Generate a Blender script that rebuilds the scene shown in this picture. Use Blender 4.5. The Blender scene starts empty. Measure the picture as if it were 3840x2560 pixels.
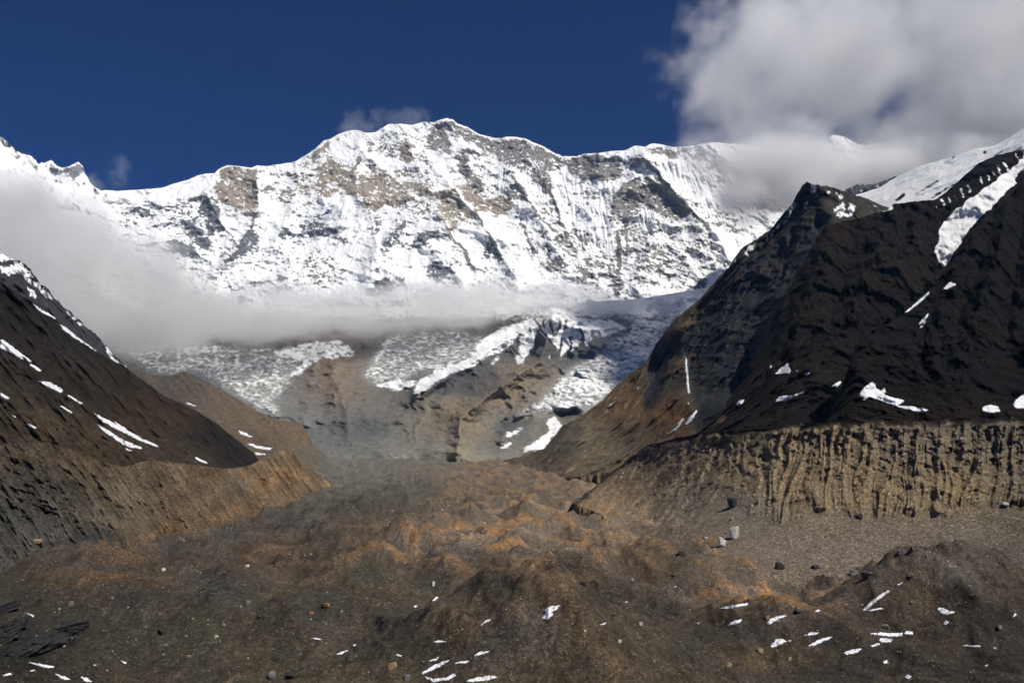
import bpy, math, random
import numpy as np
from mathutils import Vector

# ------------------------------------------------------------------ camera, sky, sun, exposure
SC = bpy.context.scene
COL = SC.collection
R = math.radians
FPX = 3102.0                 # focal length in pixels of the 3840 px wide photograph
PITCH = R(9.8)
cam_d = bpy.data.cameras.new('camera')
cam_d.sensor_width = 36.0
cam_d.lens = 36.0 * FPX / 3840.0
cam_d.clip_start = 1.0
cam_d.clip_end = 60000.0
cam = bpy.data.objects.new('camera', cam_d)
cam.location = (0, 0, 0)
cam.rotation_euler = (R(90) + PITCH, 0, 0)
COL.objects.link(cam)
SC.camera = cam

SUN_EL, SUN_AZ = R(50), R(134)        # azimuth measured clockwise from +Y (the view direction)
world = bpy.data.worlds.new('World')
SC.world = world
world.use_nodes = True
wn = world.node_tree.nodes
wl = world.node_tree.links
for n in list(wn): wn.remove(n)
wo = wn.new('ShaderNodeOutputWorld')
wb = wn.new('ShaderNodeBackground')
sky = wn.new('ShaderNodeTexSky')
sky.sky_type = 'NISHITA'
sky.sun_disc = False
sky.sun_elevation = SUN_EL
sky.sun_rotation = SUN_AZ
sky.altitude = 5200
sky.air_density = 1.0
sky.dust_density = 0.0
sky.ozone_density = 3.0
wb.inputs['Strength'].default_value = 0.07
tint = wn.new('ShaderNodeMix'); tint.data_type = 'RGBA'; tint.blend_type = 'MULTIPLY'
tint.inputs[0].default_value = 1.0
tint.inputs[7].default_value = (0.070, 0.262, 0.62, 1)      # deep high-altitude blue
wl.new(sky.outputs[0], tint.inputs[6])
wl.new(tint.outputs[2], wb.inputs[0])
wl.new(wb.outputs[0], wo.inputs[0])

sun_d = bpy.data.lights.new('sun', 'SUN')
sun_d.energy = 4.2
sun_d.angle = R(0.53)
sun_d.color = (1.0, 0.965, 0.905)
sun = bpy.data.objects.new('sun', sun_d)
sdir = Vector((math.sin(SUN_AZ) * math.cos(SUN_EL), math.cos(SUN_AZ) * math.cos(SUN_EL), math.sin(SUN_EL)))
sun.rotation_euler = sdir.to_track_quat('Z', 'Y').to_euler()
COL.objects.link(sun)

SC.view_settings.view_transform = 'Standard'
SC.view_settings.look = 'None'
SC.view_settings.gamma = 1.0
SC.view_settings.exposure = 0.12
SC.view_settings.use_curve_mapping = False
SC.render.engine = 'CYCLES'
cy = SC.cycles
cy.max_bounces = 9
cy.diffuse_bounces = 2
cy.glossy_bounces = 1
cy.volume_bounces = 5
cy.transparent_max_bounces = 8
cy.use_denoising = True
cy.use_adaptive_sampling = True
cy.adaptive_threshold = 0.03
cy.adaptive_min_samples = 12
try:
    cy.denoiser = 'OPENIMAGEDENOISE'
except Exception:
    pass

# ------------------------------------------------------------------ numpy noise
rng = np.random.default_rng(7)
_perm = rng.permutation(256).astype(np.int32)
_perm = np.concatenate([_perm, _perm, _perm])
_g = rng.normal(size=(256, 3)); _g /= np.linalg.norm(_g, axis=1)[:, None]
_g = _g.astype(np.float32)

def perlin(x, y, z):
    x = np.asarray(x, np.float32); y = np.asarray(y, np.float32); z = np.asarray(z, np.float32)
    x, y, z = np.broadcast_arrays(x, y, z)
    xi = np.floor(x); yi = np.floor(y); zi = np.floor(z)
    xf = x - xi; yf = y - yi; zf = z - zi
    xi = xi.astype(np.int32) & 255; yi = yi.astype(np.int32) & 255; zi = zi.astype(np.int32) & 255
    u = xf * xf * xf * (xf * (xf * 6 - 15) + 10)
    v = yf * yf * yf * (yf * (yf * 6 - 15) + 10)
    w = zf * zf * zf * (zf * (zf * 6 - 15) + 10)
    r = 0
    for dx in (0, 1):
        a = _perm[xi + dx]; wx = u if dx else 1 - u
        for dy in (0, 1):
            b = _perm[a + yi + dy]; wy = v if dy else 1 - v
            for dz in (0, 1):
                g = _g[_perm[b + zi + dz]]
                wz = w if dz else 1 - w
                r = r + wx * wy * wz * (g[..., 0] * (xf - dx) + g[..., 1] * (yf - dy) + g[..., 2] * (zf - dz))
    return r * 1.6

def fbm(x, y, z, octv=5, gain=0.5, lac=2.03):
    s = 0; a = 1.0; t = 0; f = 1.0
    for i in range(octv):
        s = s + a * perlin(x * f + 13.7 * i, y * f - 7.1 * i, z * f + 3.3 * i)
        t += a; a *= gain; f *= lac
    return s / t * 1.5

def ridged(x, y, z, octv=5, gain=0.5, lac=2.07):
    s = 0; a = 1.0; t = 0; f = 1.0; w = 1.0
    for i in range(octv):
        n = 1.0 - np.abs(perlin(x * f + 31.7 * i, y * f + 17.1 * i, z * f - 9.3 * i)) * 1.6
        n = np.clip(n, 0, 1) ** 2
        s = s + a * n * w
        w = np.clip(n * 1.4, 0, 1)
        t += a; a *= gain; f *= lac
    return s / t

def sstep(a, b, x):
    t = np.clip((x - a) / (b - a), 0, 1)
    return t * t * (3 - 2 * t)

def lin(c):
    c = np.asarray(c, float) / 255.0
    return np.where(c <= 0.04045, c / 12.92, ((c + 0.055) / 1.055) ** 2.4)

# ------------------------------------------------------------------ photograph geometry helpers
CT, ST = math.cos(PITCH), math.sin(PITCH)
def px(u, v, Y):
    """point at depth Y (metres ahead) seen at photo position u, v"""
    u = np.asarray(u, float); v = np.asarray(v, float); Y = np.asarray(Y, float)
    xc = (u - 1920.0) / FPX; yc = (1280.0 - v) / FPX
    dy = CT - yc * ST; dz = ST + yc * CT
    k = Y / dy
    return np.stack(np.broadcast_arrays(xc * k, Y, dz * k), -1)
def proj(P):
    X, Y, Z = P[..., 0], P[..., 1], P[..., 2]
    d = Y * CT + Z * ST
    return 1920 + FPX * X / d, 1280 - FPX * (-Y * ST + Z * CT) / d

FR = {'A': (0, 400, 1.7423), 'B': (1100, 400, 1.7423), 'C': (2200, 300, 1.4256), 'D': (0, 900, 1.3069), 'E': (1000, 1150, 1.568),
      'F': (2200, 1200, 1.4341), 'G': (0, 1900, 1.225), 'H': (1900, 1900, 1.2124), 'K': (2300, 0, 1.5273), 'M': (800, 1600, 3.92),
      'N': (1300, 1800, 2.94), 'O': (2700, 1550, 2.614), 'Q': (1800, 1150, 2.8514), 'W': (0, 0, 0.6125), 'S': (0, 0, 1.0)}
def tr(f, pts):
    x0, y0, s = FR[f]
    return [(x0 + p[0] / s, y0 + p[1] / s) for p in pts]

CW, CH, CS, CO = 1200, 660, 4.0, 480     # a working raster: 4 photo px per cell, with a margin left and right
def raster(polys, vals, blur=0):
    img = np.zeros((CH, CW), np.float32)
    yy, xx = np.mgrid[0:CH, 0:CW]
    for poly, val in zip(polys, vals):
        q = np.array([((p[0] + CO) / CS, p[1] / CS) for p in poly])
        x0, x1 = max(0, int(q[:, 0].min()) - 1), min(CW, int(q[:, 0].max()) + 2)
        y0, y1 = max(0, int(q[:, 1].min()) - 1), min(CH, int(q[:, 1].max()) + 2)
        if x1 <= x0 or y1 <= y0: continue
        X = xx[y0:y1, x0:x1] + 0.5; Yv = yy[y0:y1, x0:x1] + 0.5
        ins = inside(q, X, Yv)
        sub = img[y0:y1, x0:x1]
        sub[ins] = np.maximum(sub[ins], val)
    for _ in range(2):
        if blur: img = boxblur(img, blur)
    return img
def inside(q, X, Y):
    ins = np.zeros(X.shape, bool)
    n = len(q); j = n - 1
    for i in range(n):
        xi, yi = q[i]; xj, yj = q[j]
        if yi != yj:
            c = ((yi > Y) != (yj > Y)) & (X < (xj - xi) * (Y - yi) / (yj - yi) + xi)
            ins ^= c
        j = i
    return ins
def boxblur(a, r):
    for ax in (0, 1):
        p = np.concatenate([np.repeat(np.take(a, [0], ax), r + 1, ax), a, np.repeat(np.take(a, [-1], ax), r, ax)], ax)
        c = np.cumsum(p, ax, dtype=np.float64)
        n = a.shape[ax]
        a = ((np.take(c, np.arange(2 * r + 1, 2 * r + 1 + n), ax) - np.take(c, np.arange(0, n), ax)) / (2 * r + 1)).astype(np.float32)
    return a
def bil(img, x, y):
    x = np.clip(x, 0, img.shape[1] - 1.001); y = np.clip(y, 0, img.shape[0] - 1.001)
    xi = x.astype(int); yi = y.astype(int); fx = x - xi; fy = y - yi
    if img.ndim == 3: fx = fx[..., None]; fy = fy[..., None]
    return (img[yi, xi] * (1 - fx) + img[yi, xi + 1] * fx) * (1 - fy) + (img[yi + 1, xi] * (1 - fx) + img[yi + 1, xi + 1] * fx) * fy
def samp(img, u, v):
    return bil(img, (u + CO) / CS - 0.5, v / CS - 0.5)

def distline(u, v, pts):
    """distance in photo px to a polyline, and position 0..1 along it"""
    best = np.full(u.shape, 1e9); along = np.zeros(u.shape)
    L = [0.0]
    for a, b in zip(pts[:-1], pts[1:]): L.append(L[-1] + math.hypot(b[0] - a[0], b[1] - a[1]))
    for i, (a, b) in enumerate(zip(pts[:-1], pts[1:])):
        dx, dy = b[0] - a[0], b[1] - a[1]
        l2 = dx * dx + dy * dy
        t = np.clip(((u - a[0]) * dx + (v - a[1]) * dy) / l2, 0, 1)
        d = np.hypot(u - a[0] - t * dx, v - a[1] - t * dy)
        m = d < best
        best = np.where(m, d, best); along = np.where(m, (L[i] + t * math.sqrt(l2)) / L[-1], along)
    return best, along

KALB, KSAT = 0.63, 0.88
def alb(c):
    c = lin(c); g = (c * np.array([.3, .55, .15])).sum()
    return (g + (c - g) * KSAT) * KALB * np.array([0.97, 1.0, 1.0])
def colmix(u, v, ctrl, power=2.6):
    """smooth blend of colour samples placed over a landform"""
    num = 0; den = 0
    for (cu, cv, c) in ctrl:
        w = 1.0 / (((u - cu) ** 2 + ((v - cv) * 1.5) ** 2) + 900.0) ** (power / 2)
        num = num + w[..., None] * alb(c); den = den + w
    return num / den[..., None]

# ------------------------------------------------------------------ mesh helpers
def grid_faces(nr, nc):
    i = np.arange(nr - 1)[:, None] * nc + np.arange(nc - 1)[None, :]
    return np.stack([i, i + 1, i + nc + 1, i + nc], -1).reshape(-1, 4)
def mesh_np(name, V, F, attrs=None, smooth=True):
    me = bpy.data.meshes.new(name)
    V = np.ascontiguousarray(V, np.float32); F = np.ascontiguousarray(F, np.int32)
    k = F.shape[1]
    me.vertices.add(len(V)); me.vertices.foreach_set('co', V.ravel())
    me.loops.add(F.size); me.loops.foreach_set('vertex_index', F.ravel())
    me.polygons.add(len(F)); me.polygons.foreach_set('loop_start', np.arange(0, F.size, k, dtype=np.int32))
    if smooth: me.polygons.foreach_set('use_smooth', np.ones(len(F), bool))
    for an, (kind, data) in (attrs or {}).items():
        if kind == 'c':
            at = me.attributes.new(an, 'FLOAT_COLOR', 'POINT')
            d = np.ones((len(V), 4), np.float32); d[:, :3] = data
            at.data.foreach_set('color', d.ravel())
        else:
            at = me.attributes.new(an, 'FLOAT', 'POINT')
            at.data.foreach_set('value', np.ascontiguousarray(data, np.float32))
    me.update(calc_edges=True); me.validate()
    return me
def link(name, me, label=None, cat=None, group=None, kind=None, parent=None, mat=None):
    o = bpy.data.objects.new(name, me); COL.objects.link(o)
    if mat is not None and me is not None:
        if not me.materials: me.materials.append(mat)
    if label: o['label'] = label
    if cat: o['category'] = cat
    if group: o['group'] = group
    if kind: o['kind'] = kind
    if parent: o.parent = parent
    return o
def split_faces(V, F, attrs, keep):
    """the sub-mesh of the faces marked in keep"""
    f = F[keep]
    idx = np.unique(f)
    m = np.full(len(V), -1, np.int64); m[idx] = np.arange(len(idx))
    return V[idx], m[f], {k: (kd, d[idx]) for k, (kd, d) in attrs.items()}

# ------------------------------------------------------------------ materials
def nd(nt, t, **kw):
    n = nt.nodes.new(t)
    for k, v in kw.items(): setattr(n, k, v)
    return n
def terrain_mat(name, w1, w2, var=0.35, bump=0.5, bdist=1.0, snow_edge=0.22, stretch=(1, 1, 1), rough=0.95, grit=0.0, snow_noise=0.9, rot=(0, 0, 0)):
    """rock / debris coloured by the vertex colour Col, snow by the vertex value snow; noise wavelengths w1, w2 in metres"""
    m = bpy.data.materials.new(name); m.use_nodes = True
    nt = m.node_tree
    b = nt.nodes['Principled BSDF']
    L = nt.links.new
    col = nd(nt, 'ShaderNodeAttribute', attribute_name='Col')
    sn = nd(nt, 'ShaderNodeAttribute', attribute_name='snow')
    tc = nd(nt, 'ShaderNodeTexCoord')
    mp = nd(nt, 'ShaderNodeMapping'); mp.inputs['Scale'].default_value = stretch; mp.inputs['Rotation'].default_value = rot
    L(tc.outputs['Object'], mp.inputs[0])
    n1 = nd(nt, 'ShaderNodeTexNoise'); n1.inputs['Scale'].default_value = 1.0 / w1; n1.inputs['Detail'].default_value = 7; n1.inputs['Roughness'].default_value = 0.62
    n2 = nd(nt, 'ShaderNodeTexNoise'); n2.inputs['Scale'].default_value = 1.0 / w2; n2.inputs['Detail'].default_value = 5; n2.inputs['Roughness'].default_value = 0.7
    L(mp.outputs[0], n1.inputs['Vector']); L(mp.outputs[0], n2.inputs['Vector'])
    ad = nd(nt, 'ShaderNodeMath', operation='ADD'); L(n1.outputs['Fac'], ad.inputs[0]); L(n2.outputs['Fac'], ad.inputs[1])
    mr = nd(nt, 'ShaderNodeMapRange'); L(ad.outputs[0], mr.inputs['Value'])
    mr.inputs['From Min'].default_value = 0.7; mr.inputs['From Max'].default_value = 1.3
    mr.inputs['To Min'].default_value = 1 - var; mr.inputs['To Max'].default_value = 1 + var * 1.25
    mul = nd(nt, 'ShaderNodeMix', data_type='RGBA', blend_type='MULTIPLY'); mul.inputs[0].default_value = 1
    L(col.outputs['Color'], mul.inputs[6]); L(mr.outputs[0], mul.inputs[7])
    base = mul.outputs[2]
    if grit > 0:      # pale and dark stones too small to model
        vo = nd(nt, 'ShaderNodeTexVoronoi'); vo.inputs['Scale'].default_value = 1.0 / (w2 * 0.9)
        L(tc.outputs['Object'], vo.inputs['Vector'])
        sep = nd(nt, 'ShaderNodeSeparateColor'); L(vo.outputs['Color'], sep.inputs[0])
        g1 = nd(nt, 'ShaderNodeMapRange'); L(sep.outputs[0], g1.inputs['Value'])
        g1.inputs['From Min'].default_value = 0.0; g1.inputs['From Max'].default_value = 1.0
        g1.inputs['To Min'].default_value = 1 - grit * 0.6; g1.inputs['To Max'].default_value = 1 + grit * 0.6
        g2 = nd(nt, 'ShaderNodeMath', operation='GREATER_THAN'); L(sep.outputs[1], g2.inputs[0]); g2.inputs[1].default_value = 0.965
        g3 = nd(nt, 'ShaderNodeMath', operation='MULTIPLY_ADD'); L(g2.outputs[0], g3.inputs[0]); g3.inputs[1].default_value = grit * 1.6; L(g1.outputs[0], g3.inputs[2])
        m2 = nd(nt, 'ShaderNodeMix', data_type='RGBA', blend_type='MULTIPLY'); m2.inputs[0].default_value = 1
        L(base, m2.inputs[6]); L(g3.outputs[0], m2.inputs[7]); base = m2.outputs[2]
    # snow
    sa = nd(nt, 'ShaderNodeMath', operation='MULTIPLY_ADD'); L(n1.outputs['Fac'], sa.inputs[0]); sa.inputs[1].default_value = snow_noise; sa.inputs[2].default_value = -snow_noise / 2
    sb = nd(nt, 'ShaderNodeMath', operation='ADD'); L(sn.outputs['Fac'], sb.inputs[0]); L(sa.outputs[0], sb.inputs[1])
    sr = nd(nt, 'ShaderNodeMapRange', interpolation_type='SMOOTHSTEP'); L(sb.outputs[0], sr.inputs['Value'])
    sr.inputs['From Min'].default_value = 0.5 - snow_edge / 2; sr.inputs['From Max'].default_value = 0.5 + snow_edge / 2
    sr.inputs['To Min'].default_value = 0; sr.inputs['To Max'].default_value = 1
    mx = nd(nt, 'ShaderNodeMix', data_type='RGBA'); L(sr.outputs[0], mx.inputs[0]); L(base, mx.inputs[6])
    mx.inputs[7].default_value = (0.87, 0.868, 0.85, 1)
    L(mx.outputs[2], b.inputs['Base Color'])
    b.inputs['Roughness'].default_value = rough
    b.inputs['Specular IOR Level'].default_value = 0.12
    bp = nd(nt, 'ShaderNodeBump'); bp.inputs['Strength'].default_value = bump; bp.inputs['Distance'].default_value = bdist
    L(ad.outputs[0], bp.inputs['Height'])
    L(bp.outputs[0], b.inputs['Normal'])
    return m

# ------------------------------------------------------------------ sheets: a landform between two traced lines with its own depths
def curve(pts, u, jag=0, seed=0, wl=20):
    pts = sorted(pts)
    x = np.array([p[0] for p in pts]); y = np.array([p[1] for p in pts])
    r = np.interp(u, x, y)
    if jag: r = r + jag * fbm(u / wl, np.full_like(u, seed * 7.3), np.full_like(u, 0.5), 4, 0.6)
    return r
class Sheet:
    def __init__(s, u0, u1, du, nv, top, bot, ytop, ybot, jag=0, seed=0, gam=1.0, wl=20, vpow=1.0, smooth=40):
        lo_, hi_ = max(u0, -80.0), min(u1, 3920.0)
        s.u = np.unique(np.concatenate([np.arange(lo_, u0 - 1, -4 * du), np.arange(lo_, hi_ + du, du), np.arange(hi_ + 4 * du, u1 + 4 * du, 4 * du)])); s.nv = nv
        s.top = curve(top, s.u, jag, seed, wl); s.bot = np.maximum(curve(bot, s.u), s.top + 4)
        s.yt = curve(ytop, s.u); s.yb = curve(ybot, s.u)
        s.T = np.linspace(0, 1, nv) ** vpow
        s.vpow = vpow
        s.U = np.repeat(s.u[None, :], nv, 0)
        s.V = s.top[None] + (s.bot - s.top)[None] * s.T[:, None]
        pad = int(smooth / du)
        ts = curve(top, s.u)
        def sm(a):
            for _ in range(3):
                p = np.pad(a, pad, mode='edge'); c = np.cumsum(np.concatenate([[0], p])); a = (c[2 * pad + 1:] - c[:-2 * pad - 1]) / (2 * pad + 1)
            return a
        if pad > 0: ts, s.yt, s.yb = sm(ts), sm(s.yt), sm(s.yb)
        tt = (s.V - ts[None]) / np.maximum(s.bot - ts, 4)[None]
        s.Y = s.yt[None] + (s.yb - s.yt)[None] * (np.sign(tt) * np.abs(tt) ** gam)
        s.TT = np.repeat(s.T[:, None], len(s.u), 1)
        s.P = px(s.U, s.V, s.Y)
    def displace(s, d):
        s.Y = s.Y - d
        s.P = px(s.U, s.V, s.Y)
    def normals(s):
        a = np.gradient(s.P, axis=1); b = np.gradient(s.P, axis=0)
        n = np.cross(b, a); n /= np.linalg.norm(n, axis=-1)[..., None] + 1e-9
        f = np.where((n * s.P).sum(-1) > 0, -1, 1)
        return n * f[..., None]
    def depth(s, u, v):
        u = np.asarray(u, float); v = np.asarray(v, float)
        c = np.interp(u, s.u, np.arange(len(s.u)))
        t = np.interp(u, s.u, s.top); b = np.interp(u, s.u, s.bot)
        r = np.clip((v - t) / (b - t), 0, 1) ** (1 / s.vpow) * (s.nv - 1)
        return bil(s.Y, c, r)
    def build(s, back=8, bstep=0.012, bdrop=0.75):
        """vertices and faces, with a slope falling away behind the top edge"""
        nb = back
        k = np.arange(nb, 0, -1)[:, None]
        t0 = s.P[0][None]
        stepm = s.yt.mean() * bstep
        d = stepm * k ** 1.25
        B = np.repeat(t0, nb, 0).copy()
        B[..., 1] += d; B[..., 2] -= d * bdrop
        B[..., 0] += t0[..., 0] / t0[..., 1] * d
        n = fbm(B[..., 0] / (stepm * 4), B[..., 1] / (stepm * 4), B[..., 2] / (stepm * 4), 3)
        B[..., 2] += n * stepm * 0.5 * np.minimum(k / 3, 1) - np.minimum(k, 1) * stepm * 0.1
        K = np.repeat(s.P[-1:], 2, 0).copy()
        for i, q in enumerate((0.4, 1.0)):
            K[i, :, 1] -= s.yb * 0.035 * q; K[i, :, 2] -= s.yb * 0.055 * q
        V = np.concatenate([B, s.P, K], 0)
        s.nb = nb
        return V.reshape(-1, 3), grid_faces(V.shape[0], V.shape[1])
    def ext(s, a):
        """extend a per-vertex array over the back slope"""
        return np.concatenate([np.repeat(a[:1], s.nb, 0), a, np.repeat(a[-1:], 2, 0)], 0).reshape((-1,) + a.shape[2:])

# ================================================================== THE GREAT SNOW FACE
SKY_L = tr('A', [(690,545),(760,552),(870,545),(990,537),(1060,530),(1150,497),(1220,480),(1290,450),(1350,437),(1400,437),(1425,410),(1480,383),(1560,388),(1640,400),(1680,382),(1740,390),(1830,375),(1890,368),(1940,355),(2000,315),(2060,275),(2150,215),(2200,185)])
SKY_M = tr('B', [(200,220),(290,180),(370,155),(420,155),(475,172),(540,165),(620,115),(700,112),(780,120),(850,100),(920,102),(965,85),(1005,75),(1040,85),(1080,115),(1140,135),(1210,180),(1270,195),(1330,207),(1400,197),(1440,195),(1520,210),(1570,235),(1640,262),(1700,300),(1760,325),(1850,325),(1900,308),(1990,305),(2080,290),(2170,285),(2230,255)])
SKY_R = tr('C', [(310,358),(350,340),(400,345),(470,360),(540,355),(600,345),(680,333),(740,340),(830,343),(900,360),(1000,372),(1120,362),(1250,330),(1320,292),(1380,305),(1440,340),(1480,350),(1560,342),(1650,380),(1900,480)])
sky_line = [(150, 742)] + SKY_L + SKY_M + SKY_R
MS = Sheet(200, 3480, 3.2, 232, sky_line, [(0, 1290), (4000, 1290)], [(0, 7700), (400, 7700), (1100, 8500), (1680, 8900), (2100, 8500), (2700, 7900), (3100, 8300), (3500, 8300)],
           [(0, 6500), (1500, 6350), (2600, 6500), (3500, 6900)], jag=2.2, seed=1, wl=16)
U, V = MS.U, MS.V
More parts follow.
